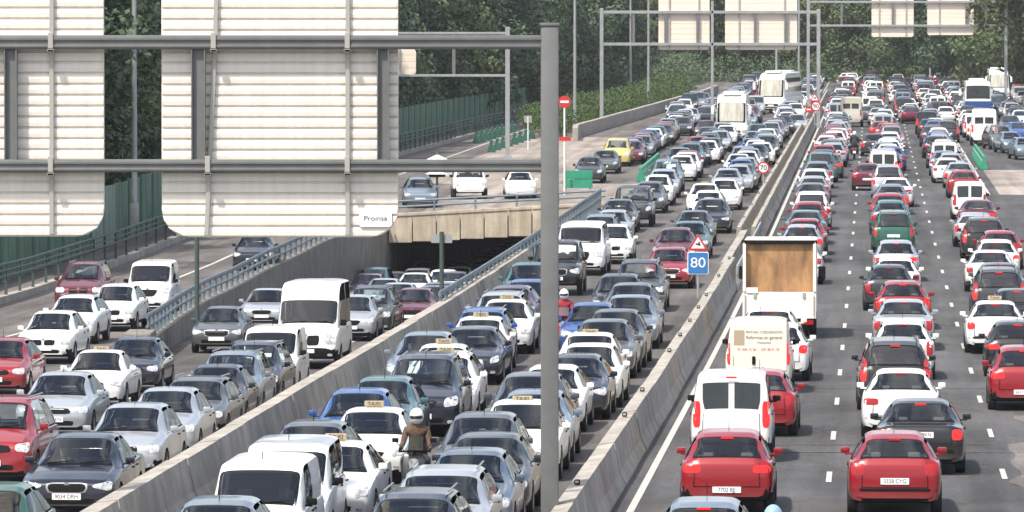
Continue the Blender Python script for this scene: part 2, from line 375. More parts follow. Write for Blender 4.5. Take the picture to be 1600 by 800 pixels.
# ================================================================= TUNNEL, WALLS AND BARRIERS
bm = bmesh.new()
prev = None
for d in rng(176, TUN1 + 20, 4):         # left retaining wall (a slab 0.5 m thick, behind the face)
    v = v_left(d); x = v + K * d; zt = z_ramp(-23.2, d) + (.28 if d < TUN0 else -.2); zb = z_dip(d) - .3
    cur = [bm.verts.new(p) for p in ((x, d, zb), (x, d, zt), (x - .45, d, zt), (x - .45, d, zb))]
    if prev:
        for i in range(4): bm.faces.new((prev[i], prev[(i + 1) % 4], cur[(i + 1) % 4], cur[i]))
    else: bm.faces.new(cur)
    prev = cur
bm.faces.new(prev[::-1])
bb = W(-22.5, 174.6, 0, lambda v, d: 0); bb.z = -.75; box(bm, bb, (.85, 2.6, 1.5), .05)
tag(finish('retaining_wall', bm, 'concrete_grey'), 'weathered grey concrete retaining wall along the left side of the sunken road', 'wall')
bm = bmesh.new(); prev = None
for d in rng(118, TUN1 + 20, 4):         # right retaining wall, under the barrier
    x = VR + K * d; zt = z_main(d) - .01; zb = min(z_dip(d), z_main(d)) - .3
    cur = [bm.verts.new(p) for p in ((x + .3, d, zb), (x + .3, d, zt), (x, d, zt), (x, d, zb))]
    if prev:
        for i in range(4): bm.faces.new((prev[i], prev[(i + 1) % 4], cur[(i + 1) % 4], cur[i]))
    else: bm.faces.new(cur)
    prev = cur
bm.faces.new(prev[::-1])
tag(finish('retaining_wall', bm, 'concrete_grey'), 'concrete retaining wall under the barrier on the right side of the sunken road', 'wall')
# deck over the tunnel: slab, fluted parapet face, roof of the tunnel, end wall
dk = empty('underpass_portal', W(-18, TUN0, 0, no_surf))
def rel(bm): bmesh.ops.translate(bm, verts=bm.verts, vec=-Vector(dk.location))
bm = bmesh.new()
xl, xr = v_left(TUN0) + K * TUN0, -13.0 + K * TUN0; zl_, zr_ = z_ramp(-23.4, TUN0), z_main(TUN0); zt = (zl_ + zr_) / 2; SL = Matrix.Rotation(-math.atan((zr_ - zl_) / (xr - xl)), 3, 'Y')
def zx(x): return zl_ + (zr_ - zl_) * (x - xl) / (xr - xl)
box(bm, ((xl + xr) / 2, TUN0 + 74, zt - .62), (xr - xl + .9, 148, .5), 0, SL)
rel(bm); finish('deck_slab', bm, 'concrete_grey', dk)
bm = bmesh.new()
n = 9
for i in range(n):
    a = xl + (xr - xl) * i / n; b = xl + (xr - xl) * (i + 1) / n
    box(bm, ((a + b) / 2, TUN0 - .12, zx((a + b) / 2) - .30), (b - a - .045, .26, 1.30), .03)
rel(bm); finish('parapet_panels', bm, 'concrete_tan', dk)
bm = bmesh.new(); box(bm, ((xl + xr) / 2, TUN0 - .02, zt + .40), (xr - xl + .1, .55, .16), .03, SL)
rel(bm); finish('coping', bm, 'concrete_tan', dk)
bm = bmesh.new(); 
for zz in (1.05, .78): tube(bm, (xl, TUN0 - .05, zl_ + zz), (xr + .1, TUN0 - .05, zr_ + zz), .055, n=8)
for i in range(6):
    x = xl + .2 + (xr - xl - .4) * i / 5; box(bm, (x, TUN0 - .05, zx(x) + .76), (.1, .1, .6))
rel(bm); finish('handrail', bm, 'rail_blue', dk)
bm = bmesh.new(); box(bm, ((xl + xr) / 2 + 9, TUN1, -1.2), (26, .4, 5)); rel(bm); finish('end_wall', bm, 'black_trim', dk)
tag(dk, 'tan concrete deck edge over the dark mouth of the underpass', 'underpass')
# concrete barriers
JER = [(-.30, 0), (-.30, .08), (-.13, .33), (-.085, .86), (.085, .86), (.13, .33), (.30, .08), (.30, 0)]
BRO = [(-.42, 0), (-.40, .30), (-.30, .86), (.16, .90), (.30, .30), (.42, 0)]
def barrier(name, sec, d0, d1, vfun, m, label, h=1.0, cat='barrier', gap=5.0):
    bm = bmesh.new(); d = d0
    while d < d1 - .5:
        e = min(d + gap, d1); j = random.uniform(-.012, .012); hz = random.uniform(-.012, .012)
        sweep(bm, [(a, b * h) for a, b in sec], [(vfun(q) + j, q, z_main(q) + hz - .02) for q in (d, (d + e) / 2, e - .07)])
        d = e
    return tag(finish(name, bm, m), label, cat)
MED = [(-.36, 0), (-.30, .25), (-.17, .84), (.13, .88), (.24, .30), (.36, .06), (.36, 0)]
barrier('median_barrier', MED, 80, 206, lambda d: -5.12, 'concrete', 'worn concrete median wall with a chipped pale top, between the two carriageways')
barrier('median_barrier', MED, 206, 236, lambda d: -5.32, 'concrete', 'low stretch of median wall behind the galvanised rail beside the box truck', .8)
barrier('median_barrier', JER, 236, 620, lambda d: -5.55, 'concrete', 'left concrete wall of the double median far up the road', .95)
barrier('median_barrier', JER, 236, 620, lambda d: -4.95, 'concrete', 'right concrete wall of the double median far up the road', .95)
barrier('side_barrier', [(a * 1.25, b) for a, b in MED], 80, 212, lambda d: interp([(80, -12.7), (130, -12.95), (212, -12.95)], d), 'concrete', 'long tan concrete barrier between the sunken road and the oncoming lanes', 1.05)
# small dark fixings on top of the median
ft = 0
for d in (99, 118, 127, 144, 152, 160, 168, 176, 190, 204, 246, 262, 278, 294, 312, 330, 350, 374):
    bm = bmesh.new(); box(bm, (0, 0, .04), (.10, .16, .09), .02); box(bm, (0, -.082, .05), (.06, .012, .04), 0, mi=1)
    o = finish('reflector', bm, ['black_trim', 'bracket_grey']); o.location = W(-5.14 if d < 236 else -5.55, d, .86 if d < 206 else .78, no_surf); o.rotation_euler.z = HD
    ft += 1
    tag(o, '%s small dark reflector block from the near end on top of the median wall' % (['first','second','third','fourth','fifth','sixth','seventh','eighth','ninth','tenth','eleventh','twelfth','thirteenth','fourteenth','fifteenth','sixteenth','seventeenth','eighteenth'][ft - 1]), 'reflector', 'reflector blocks along the median wall')
def rail_fence(name, vf, d0, d1, st, surf, m, label, hts, post, base=0.0, concrete_base=None, dbl=False):
    """rail on posts: an Empty with rail, each post, and a concrete footing"""
    o = empty(name, W(vf(d0), d0, base, surf)); off = -Vector(o.location)
    bm = bmesh.new()
    for h, t in hts:
        sweep(bm, [(-.03, h - t / 2), (-.05, h), (-.03, h + t / 2), (.03, h + t / 2), (.05, h), (.03, h - t / 2)], [(vf(d), d, surf(vf(d), d) + base) for d in rng(d0, d1, 4)])
    bmesh.ops.translate(bm, verts=bm.verts, vec=off); finish('rail', bm, m, o)
    if concrete_base:
        bm = bmesh.new(); wd, ch = concrete_base
        sweep(bm, [(-wd / 2, -.1), (-wd / 2, ch), (wd / 2, ch), (wd / 2, -.1)], [(vf(d), d, surf(vf(d), d)) for d in rng(d0, d1, 4)])
        bmesh.ops.translate(bm, verts=bm.verts, vec=off); finish('footing', bm, 'concrete', o)
    hm = max(h for h, t in hts); bm = bmesh.new(); box(bm, (0, 0, (hm + .05) / 2), (post, post, hm + .05)); box(bm, (0, 0, .02), (post * 1.6, post * 1.6, .04))
    p0 = finish('post', bm, m, o); first = True
    for d in rng(d0 + .5, d1 - .5, st):
        p = p0 if first else link(p0.copy(), o); first = False
        p.location = W(vf(d), d, base, surf) + off; p.rotation_euler.z = HD
    return tag(o, label, 'railing')
rail_fence('guard_rail', lambda d: v_left(d) - .2, 175.5, 274, 2.2, lambda v, d: z_ramp(-23.4, d), 'rail_blue', 'blue-grey steel railing on the left wall of the sunken road', [(.66, .15), (.34, .09)], .10, .28)
rail_fence('guard_rail', lambda d: -13.1, 172, 274, 2.2, no_surf, 'rail_blue', 'blue-grey steel railing on the right wall, running up beside the oncoming lanes', [(1.0, .16), (.62, .10)], .10, .1)
rail_fence('guard_rail', lambda d: -4.72, 198, 240, 2.0, no_surf, 'galvanised', 'galvanised crash rail beside the median wall just left of the box truck', [(.72, .30)], .10)
rail_fence('roadside_fence', lambda d: interp([(196, -32.0), (375, -31.4), (430, -30.4), (520, -27.4)], d), 196, 520, 3.3, z_ramp, 'rail_dark', 'dark green railing on a pale kerb along the far left edge of the road', [(1.15, .09), (.92, .06), (.70, .10)], .09, .25, (.35, .27))
# green noise wall: each bay is a thing of its own
bays = 0
for d in rng(206, 520, 4.2):
    if bays == 72: break
    v = interp([(196, -34.6), (375, -34.0), (430, -33.0), (520, -30.4)], d)
    bm = bmesh.new(); hh = 2.7
    for j in range(7): box(bm, (0, (j - 3) * .585, hh / 2), (.10 if j % 2 else .07, .57, hh), .012)
    box(bm, (.03, 2.08, hh / 2 + .03), (.16, .12, hh + .06), mi=0)
    o = finish('noise_panel', bm, ['green_wall_pale' if bays in (11, 12, 19, 33, 34) else 'green_wall', 'rail_dark']); o.location = W(v, d, 0, z_ramp); o.rotation_euler.z = HD
    tag(o, 'green corrugated noise panel in the row of alike panels behind the left railing', 'noise barrier', 'green noise panels behind the left railing')
    if bays in (11, 12, 19, 33, 34): o['label'] = 'faded pale green noise panel in the row behind the left railing'
    bays += 1
# pale wall and hedge up the left side of the far road
vw = lambda d: interp([(405, -21.2), (429, -22.4), (520, -20.0), (604, -17.9), (660, -17.3)], d)
barrier('roadside_wall', [(-.2, 0), (-.2, 1), (.2, 1), (.2, 0)], 418, 640, vw, 'concrete', 'low curved concrete wall below the hedge at the far left', 1.0, 'wall', 8)
# ================================================================= VEGETATION
def leaf_mesh(name, clumps, n_leaf, size, rnd, flat=.0):
    """clumps: (centre, radii); leaf-sized quads spread through the outer shell of each clump"""
    C = []; 
    tot = sum(r[0] * r[1] + r[0] * r[2] for c, r in clumps)
    vs = []; 
    for c, r in clumps:
        k = max(8, int(n_leaf * (r[0] * r[1] + r[0] * r[2]) / tot))
        d = rnd.normal(size=(k, 3)); d /= np.linalg.norm(d, axis=1)[:, None]
        rad = rnd.uniform(.45, 1.06, (k, 1)) ** .6
        p = np.array(c) + d * rad * np.array(r)
        nrm = d * .8 + rnd.normal(size=(k, 3)) * .6 + np.array([0, 0, .3]); nrm /= np.linalg.norm(nrm, axis=1)[:, None]
        t = np.cross(nrm, rnd.normal(size=(k, 3))); t /= np.linalg.norm(t, axis=1)[:, None]
        b = np.cross(nrm, t); s = size * rnd.uniform(.55, 1.3, (k, 1))
        q = np.stack([p - t * s * .5, p + b * s * .28, p + t * s * .5, p - b * s * .28 + nrm * s * .1], 1)
        vs.append(q.reshape(-1, 3))
    V = np.concatenate(vs); n = len(V) // 4
    me = bpy.data.meshes.new(name); me.vertices.add(len(V)); me.vertices.foreach_set('co', V.astype(np.float32).ravel())
    me.loops.add(n * 4); me.loops.foreach_set('vertex_index', np.arange(n * 4, dtype=np.int32))
    me.polygons.add(n); me.polygons.foreach_set('loop_start', np.arange(0, n * 4, 4, dtype=np.int32)); me.polygons.foreach_set('loop_total', np.full(n, 4, dtype=np.int32))
    me.update(); me.validate(); return me
def foliage(name, c0, c1):
    m = bpy.data.materials.new(name); m.use_nodes = True; MATS[name] = m; n = m.node_tree; b = n.nodes['Principled BSDF']
    b.inputs['Roughness'].default_value = .6; b.inputs['Specular IOR Level'].default_value = .3
    g = n.nodes.new('ShaderNodeNewGeometry'); oi = n.nodes.new('ShaderNodeObjectInfo')
    tc = n.nodes.new('ShaderNodeTexCoord'); t = n.nodes.new('ShaderNodeTexNoise'); t.inputs['Scale'].default_value = .45; t.inputs['Detail'].default_value = 3
    n.links.new(tc.outputs['Object'], t.inputs['Vector'])
    a = n.nodes.new('ShaderNodeMath'); a.operation = 'ADD'; n.links.new(g.outputs['Random Per Island'], a.inputs[0]); n.links.new(t.outputs[0], a.inputs[1])
    a2 = n.nodes.new('ShaderNodeMath'); a2.operation = 'ADD'; n.links.new(a.outputs[0], a2.inputs[0]); n.links.new(oi.outputs['Random'], a2.inputs[1])
    r = n.nodes.new('ShaderNodeMapRange'); r.inputs[1].default_value = .7; r.inputs[2].default_value = 2.2; n.links.new(a2.outputs[0], r.inputs[0])
    mx = n.nodes.new('ShaderNodeMix'); mx.data_type = 'RGBA'; mx.inputs[6].default_value = (*c0, 1); mx.inputs[7].default_value = (*c1, 1)
    n.links.new(r.outputs[0], mx.inputs[0]); n.links.new(mx.outputs[2], b.inputs['Base Color'])
    return m
foliage('leaves_dark', (.054, .092, .053), (.10, .145, .068))
foliage('leaves_mid', (.055, .092, .040), (.11, .15, .055))
foliage('leaves_olive', (.045, .055, .025), (.10, .11, .05))
foliage('leaves_hedge', (.042, .078, .022), (.08, .125, .035))
rn = np.random.default_rng(5)
CROWNS = []; TRUNKS = []
for i in range(6):
    cl = []; hgt = 15.0; rad = rn.uniform(4.0, 5.2)
    for k in range(52):
        z = rn.uniform(.03, 1.0); a = rn.uniform(0, 6.283)
        prof = math.sin(min(1, (z + .22)) ** (.9) * math.pi * .86) ** .6
        rr = rad * prof * rn.uniform(.35, 1.0)
        s = rn.uniform(.9, 1.9)
        cl.append(((rr * math.cos(a), rr * math.sin(a), 1.0 + z * (hgt - 1.0)), (s * 1.15, s * 1.15, s * .85)))
    CROWNS.append(leaf_mesh('crown', cl, 13000, .42, rn))
    bm = bmesh.new(); tube(bm, (0, 0, -.3), (.15, .1, 5.0), .30, .20, 9); tube(bm, (.15, .1, 4.9), (-.1, .1, 11.5), .20, .06, 8)
    for k in range(9):
        a = k * 2.4; z0 = 2.6 + k * .8; tube(bm, (.05, .05, z0), (math.cos(a) * rad * .7, math.sin(a) * rad * .7, z0 + 2.2), .10, .03, 6)
    me = bpy.data.meshes.new('trunk'); bm.to_mesh(me); bm.free(); me.materials.append(MATS['bark']); TRUNKS.append(me)
TREES = []
def tree(loc, i, s, rz, m, sz=1.0):
    r = empty('tree', loc, rz); r.scale = (s, s, s * sz)
    c = link(bpy.data.objects.new('crown', CROWNS[i]), r)
    if not CROWNS[i].materials: CROWNS[i].materials.append(MATS['leaves_dark'])
    c.material_slots[0].link = 'OBJECT'; c.material_slots[0].material = MATS[m]
    link(bpy.data.objects.new('trunk', TRUNKS[i]), r)
    TREES.append((r, m, s)); return r
rt = random.Random(11)
def far_v(px, d): return (px - 800) / F * d - K * d
# left rows, along the noise wall
d = 232.0
while d < 640:
    v = interp([(196, -39.5), (375, -39.0), (430, -38.0), (520, -35), (700, -29)], d)
    p = W(v + rt.uniform(-1.2, 1.2), d, 0, no_surf); tree(p, rt.randrange(6), rt.uniform(.95, 1.2), rt.uniform(0, 6), rt.choice(['leaves_dark', 'leaves_dark', 'leaves_mid']))
    if rt.random() < .6:
        p = W(v - rt.uniform(6, 9), d + 3, 0, no_surf); tree(p, rt.randrange(6), rt.uniform(1.15, 1.4), rt.uniform(0, 6), 'leaves_dark')
    d += rt.uniform(6.0, 8.0)
# the wood that closes the view
x = -16.0
while x < 74:
    dd = 742 + 8 * math.sin(x * .07) - (30 if x > 64 else 0)
    tree(Vector((x, dd + rt.uniform(-6, 6), z_main(dd) - .2)), rt.randrange(6), rt.uniform(.8, 1.2), rt.uniform(0, 6), rt.choice(['leaves_dark', 'leaves_mid', 'leaves_mid', 'leaves_olive', 'leaves_dark']))
    tree(Vector((x + 2.5, dd + 16, z_main(dd) + .8)), rt.randrange(6), rt.uniform(1.15, 1.5), rt.uniform(0, 6), rt.choice(['leaves_dark', 'leaves_mid', 'leaves_dark']))
    x += rt.uniform(4.2, 6.0)
for px, d, s, m in ((1545, 640, 1.15, 'leaves_mid'), (1590, 610, 1.25, 'leaves_mid'), (1500, 672, 1.1, 'leaves_dark'), (1625, 560, 1.2, 'leaves_olive'), (1412, 690, .95, 'leaves_mid'), (1470, 700, 1.05, 'leaves_mid')):
    tree(Vector(((px - 800) / F * d, d, z_main(d))), rt.randrange(6), s, rt.uniform(0, 6), m)
ORD = ['first', 'second', 'third', 'fourth', 'fifth', 'sixth', 'seventh', 'eighth', 'ninth', 'tenth', 'eleventh', 'twelfth', 'thirteenth', 'fourteenth', 'fifteenth', 'sixteenth', 'seventeenth', 'eighteenth', 'nineteenth', 'twentieth']
def ordn(i):
    if i < 20: return ORD[i]
    t = {2: 'twenty', 3: 'thirty', 4: 'forty', 5: 'fifty', 6: 'sixty', 7: 'seventy', 8: 'eighty', 9: 'ninety'}
    k = i + 1
    if k % 10 == 0: return {2: 'twentieth', 3: 'thirtieth', 4: 'fortieth', 5: 'fiftieth', 6: 'sixtieth', 7: 'seventieth', 8: 'eightieth', 9: 'ninetieth'}[k // 10]
    return t[k // 10] + '-' + ORD[k % 10 - 1]
desc = {'leaves_dark': 'dark green', 'leaves_mid': 'mid green', 'leaves_olive': 'olive green'}
TREES.sort(key=lambda t: proj(t[0].location)[0])
cnt = {}
for r, m, s in TREES:
    px = proj(r.location)[0]; left = r.location.x - K * r.location.y < -27
    zone = 'behind the green noise wall' if left else 'in the wood across the top'
    i = cnt.get((m, zone), 0); cnt[(m, zone)] = i + 1
    tag(r, '%s tree, %s of its colour from the left %s' % (desc[m], ordn(i), zone), 'tree', 'trees ' + zone)
# wood far behind: one mass
cl = []
for k in range(330):
    x = rn.uniform(-30, 92); z = rn.uniform(0, 27); s = rn.uniform(2.0, 3.6); cl.append(((x, 800 + rn.uniform(-4, 8) - z * .15, 7 + z), (s, s, s * .8)))
me = leaf_mesh('far_wood', cl, 52000, .85, rn); me.materials.append(MATS['leaves_dark'])
tag(link(bpy.data.objects.new('far_wood', me)), 'dense dark wood closing the view behind the nearer trees', 'wood', kind='stuff')
cl = []
for k in range(260):
    d = rn.uniform(240, 690); z = rn.uniform(0, 22); s = rn.uniform(2.0, 3.4); v = interp([(240, -52), (430, -50), (520, -46), (700, -38)], d)
    cl.append(((v + K * d + rn.uniform(-2, 2), d, z_main(d) + z), (s, s, s * .8)))
me = leaf_mesh('far_wood', cl, 40000, .8, rn); me.materials.append(MATS['leaves_dark'])
tag(link(bpy.data.objects.new('far_wood', me)), 'dense dark wood behind the trees on the left', 'wood', kind='stuff')
# hedge on the far left bank
cl = []
for d in np.arange(424, 612, 1.5):
    v = vw(d) - 2.0
    for j in range(2): cl.append(((v - j * 1.3 + K * d + rn.uniform(-.3, .3), d, z_main(d) + .9 + rn.uniform(-.2, .5) + j * .5), (1.1, 1.1, 1.0)))
me = leaf_mesh('hedge', cl, 42000, .20, rn); me.materials.append(MATS['leaves_hedge'])
tag(link(bpy.data.objects.new('hedge', me)), 'long bright green hedge above the low curved wall', 'hedge')
for i, (px, py) in enumerate(((1588, 146), (1600, 160), (1594, 138))):
    v, d = solve(px, py, 0); s = 1.5
    me = leaf_mesh('shrub', [((rn.uniform(-.6, .6), rn.uniform(-.5, .5), .6 + rn.uniform(0, .7)), (.8, .8, .7)) for _ in range(7)], 1800, .25, rn); me.materials.append(MATS['leaves_hedge'])
    o = link(bpy.data.objects.new('shrub', me)); o.location = W(v, d); tag(o, '%s pale green shrub from the left at the top right edge of the road' % ORD[i], 'shrub', 'shrubs at the top right')

cl = []
for k in range(420):
    x = rn.uniform(-22, 84); z = rn.uniform(0, 3.2); s = rn.uniform(.9, 1.7); dd = 731 + rn.uniform(0, 6) + z * 2; cl.append(((x, dd, z_main(dd) + z), (s, s, s * .8)))
for k in range(420):
    d = rn.uniform(236, 730); z = rn.uniform(0, 3.4); s = rn.uniform(.9, 1.6); v = interp([(196, -36.6), (375, -36.2), (430, -35.2), (520, -32.8), (600, -27), (730, -22)], d)
    cl.append(((v + K * d - z * .3 + rn.uniform(-.5, .5), d, z_ramp(-34, d) + z), (s, s, s * .8)))
for k in range(300):
    d = rn.uniform(236, 520); z = rn.uniform(2.6, 6.0); s = rn.uniform(.6, 1.3); v = interp([(196, -35.2), (375, -34.7), (430, -33.7), (520, -31.2)], d)
    cl.append(((v + K * d - z * .15 + rn.uniform(-.4, .3), d, z_ramp(-34, d) + z), (s, s, s * .9)))
me = leaf_mesh('undergrowth', cl, 80000, .36, rn); me.materials.append(MATS['leaves_dark'])
tag(link(bpy.data.objects.new('undergrowth', me)), 'dark bushes filling the space under the trees', 'undergrowth', kind='stuff')

# the air: thin summer haze round the camera and the whole scene
bm = bmesh.new(); box(bm, (50, 720, 22), (1000, 1600, 56)); hz = finish('haze', bm, 'ink')
hm = bpy.data.materials.new('haze'); hm.use_nodes = True; n = hm.node_tree; n.nodes.remove(n.nodes['Principled BSDF'])
pv = n.nodes.new('ShaderNodeVolumePrincipled'); pv.inputs['Color'].default_value = (.93, .95, 1.0, 1); pv.inputs['Density'].default_value = .0001; pv.inputs['Anisotropy'].default_value = .2
n.links.new(pv.outputs[0], [q for q in n.nodes if q.type == 'OUTPUT_MATERIAL'][0].inputs['Volume'])
hz.data.materials.clear(); hz.data.materials.append(hm); tag(hz, 'thin pale haze over the motorway', 'haze', kind='stuff')
# ================================================================= GANTRIES, LAMPS AND SIGNS
def rounded(x0, x1, z0, z1, r, n=4, top=True):
    pts = []
    for cx, cz, a0 in ((x1 - r, z0 + r, -90), (x1 - r, z1 - r, 0), (x0 + r, z1 - r, 90), (x0 + r, z0 + r, 180)):
        for k in range(n + 1):
            a = R(a0 + 90 * k / n); pts.append((cx + r * math.cos(a), cz + r * math.sin(a)))
    return pts
def slat_panel(name, x0, x1, z0, z1, r, y, pitch, m, parent, dp=.052):
    """back of a road sign: a rounded sheet with ribbed aluminium slats standing out towards the camera (-Y)"""
    bm = bmesh.new(); prism(bm, rounded(x0, x1, z0, z1, r), y, y + .02)
    z = z0 + .012
    while z < z1 - pitch * .5:
        t = min(z + pitch - .022, z1 - .005)
        mid = (z + t) / 2
        def inset(zz):
            if zz < z0 + r:
                q = z0 + r - zz; return r - math.sqrt(max(0, r * r - q * q))
            if zz > z1 - r:
                q = zz - (z1 - r); return r - math.sqrt(max(0, r * r - q * q))
            return 0
        a0, a1 = inset(z), inset(t)
        sec = [(0, z, a0), (-dp * .87, z + .016, a0), (-dp, mid, (a0 + a1) / 2), (-dp * .87, t - .010, a1), (0, t, a1)]
        L = [bm.verts.new((x0 + .01 + a, y - .001 + dy, zz)) for dy, zz, a in sec]; Rr = [bm.verts.new((x1 - .01 - a, y - .001 + dy, zz)) for dy, zz, a in sec]
        for i in range(len(sec) - 1): bm.faces.new((L[i], Rr[i], Rr[i + 1], L[i + 1]))
        bm.faces.new(L[::-1]); bm.faces.new(Rr)
        z += pitch
    return finish(name, bm, m, parent)
def ibeam(bm, p0, p1, hw, hd, tf=.02):
    """I-section between two points; hw = half height, hd = half depth"""
    p0, p1 = Vector(p0), Vector(p1); d = p1 - p0; L = d.length; c = (p0 + p1) / 2
    horiz = abs(d.x) > abs(d.z)
    if horiz:
        box(bm, c + Vector((0, 0, hw)), (L, hd * 2, tf)); box(bm, c - Vector((0, 0, hw)), (L, hd * 2, tf)); box(bm, c, (L - .002, .03, hw * 2 - tf - .004))
    else:
        box(bm, c + Vector((hw, 0, 0)), (tf, hd * 2, L)); box(bm, c - Vector((hw, 0, 0)), (tf, hd * 2, L)); box(bm, c, (hw * 2 - tf - .004, .03, L - .002))
# --- the near gantry, 95 m away
D0 = 95.0
g0 = empty('sign_gantry', W(.63 - K * D0, D0, 0)); g0.location.z = 0
gx = g0.location.x
def P0(px, py, dy=0.0):
    p = pix(px, py, D0) - Vector(g0.location); p.y = dy; return p
a, b = P0(845, 40), P0(873, 40)
bm = bmesh.new(); zt = P0(859, 40).z
box(bm, ((a.x + b.x) / 2, 0, zt / 2 - .1), (b.x - a.x, .34, zt + .2), .05); box(bm, ((a.x + b.x) / 2, 0, zt + .02), (b.x - a.x + .03, .37, .05), .01)
finish('post', bm, 'gantry_grey', g0, 40)
for y0, y1 in ((55, 77), (249, 269)):
    A, B = P0(-260, (y0 + y1) / 2), P0(846, (y0 + y1) / 2); hh = (P0(0, y0).z - P0(0, y1).z) / 2
    bm = bmesh.new(); box(bm, (A + B) / 2, (B.x - A.x, .20, hh * 2), .02)
    box(bm, (A + B) / 2 + Vector((0, -.11, hh * .52)), (B.x - A.x, .035, hh * .5), .008); box(bm, (A + B) / 2 + Vector((0, -.11, -hh * .55)), (B.x - A.x, .035, hh * .38), .008)
    finish('beam', bm, 'gantry_grey', g0, 40)
for x0, x1 in ((8, 26), (300, 320), (590, 607)):
    A, B = P0((x0 + x1) / 2, 77), P0((x0 + x1) / 2, 249); bm = bmesh.new(); ibeam(bm, A, B, (P0(x1, 0).x - P0(x0, 0).x) / 2, .10); finish('strut', bm, 'gantry_grey', g0)
sp = .17          # panels hang this far behind the beams
for i, (x0, x1, y0, y1) in enumerate(((-70, 161, -190, 370), (252, 622, -190, 371))):
    A, B = P0(x0, y1), P0(x1, y0)
    pn = slat_panel('sign_panel', A.x, B.x, A.z, B.z, .46, sp, .182, 'panel_cream', g0)
for (xa, xb, yb) in ((80, 80, 366), (341, 322, 368), (543, 543, 368)):
    bm = bmesh.new()
    A, M_, B = P0(xa, -190), P0(xa if xa != 341 else 336, 62), P0(xb, yb)
    for p, q in ((A, M_), (M_, B)):
        p, q = p + Vector((0, sp - .085, 0)), q + Vector((0, sp - .085, 0))
        dd = q - p; rot = dd.to_track_quat('Z', 'Y').to_matrix(); box(bm, (p + q) / 2, (.075, .06, dd.length), .008, Matrix.Rotation(math.atan2(dd.x, dd.z), 3, 'Y'))
    finish('bracket', bm, 'bracket_grey', g0)
    for yc in (66, 259):
        c = P0(xa if xa != 341 else (334 if yc == 66 else 325), yc); bm = bmesh.new(); box(bm, c + Vector((0, -.125, .03)), (.085, .05, .27), .01); box(bm, c + Vector((0, -.13, -.14)), (.11, .05, .05), .008, mi=1)
        finish('clamp', bm, ['bracket_grey', 'black_trim'], g0)
A, B = P0(561, 355), P0(612, 330)
bm = bmesh.new(); prism(bm, rounded(A.x, B.x, A.z, B.z, .05), sp - .085, sp - .060); mp = finish('maker_plate', bm, 'plate_white', g0)
text('lettering', 'Proinsa', .115, 'ink', mp, Matrix.Translation(((A.x + B.x) / 2, sp - .088, (A.z + B.z) / 2 + .01)) @ FACE_CAM, .001, 1.15)
tag(g0, 'large grey steel gantry in the foreground with the backs of two cream ribbed sign panels', 'gantry')
# --- far gantries
def far_gantry(D, posts, beams, panels, struts, label, slat=.42):
    base = Vector((pix(posts[0][0], 200, D).x, D, z_main(D))); g = empty('sign_gantry', base)
    def P(px, py, dy=0.0):
        p = pix(px, py, D) - base; p.y = dy; return p
    for px, top, wd in posts:
        bm = bmesh.new(); t = P(px, top); box(bm, (t.x, 0, t.z / 2), (wd, wd, t.z), .03); box(bm, (t.x, 0, .15), (wd * 1.8, wd * 1.8, .3), .02); finish('post', bm, 'galvanised', g)
    for x0, x1, py, wd in beams:
        bm = bmesh.new(); A, B = P(x0, py), P(x1, py); box(bm, (A + B) / 2, (B.x - A.x, .22, wd), .02); finish('beam', bm, 'galvanised', g)
    for px, y0, y1 in struts:
        bm = bmesh.new(); A, B = P(px, y0), P(px, y1); box(bm, (A + B) / 2, (.22, .14, A.z - B.z)); finish('strut', bm, 'gantry_grey', g)
    for x0, x1, y0, y1, brs in panels:
        A, B = P(x0, y1), P(x1, y0); pn = slat_panel('sign_panel', A.x, B.x, A.z, B.z, .25, .22, slat, 'panel_far', g, .02)
        for bx in brs:
            bm = bmesh.new(); q = P(bx, (y0 + y1) / 2); box(bm, (q.x, .13, q.z), (.11, .08, B.z - A.z - .1)); finish('bracket', bm, 'bracket_grey', pn)
    return tag(g, label, 'gantry')
far_gantry(463, [(940, 13, .30), (1113, 2, .22), (1279, 14, .30)], [(940, 1278, 19, .24), (940, 1278, 69, .24)],
   [(1029, 1109, -40, 78, (1046, 1092)), (1133, 1246, -40, 78, (1155, 1226))], [(990, 19, 69), (1040, 19, 69), (1090, 19, 69), (1180, 19, 69), (1228, 19, 69)],
   'grey gantry on thin posts with two pale sign backs above the two coaches')
far_gantry(560, [(1263, -12, .30), (1572, -12, .30)], [(1263, 1572, 3, .2), (1263, 1572, 40, .2)],
   [(1362, 1428, -30, 58, (1374, 1416)), (1449, 1522, -30, 55, (1468,))], [(1315, 3, 40), (1395, 3, 40), (1510, 3, 40), (1540, 3, 40)],
   'farther gantry at the top right with two white sign backs above the departing lanes')
far_gantry(367, [(793, 42, .30), (540, 42, .3)], [(540, 793, 52, .16), (540, 793, 118, .16)], [(560, 650, 76, 117, (625,))], [(709, 52, 118)],
   'small grey gantry left of the thick foreground post with one sign back')
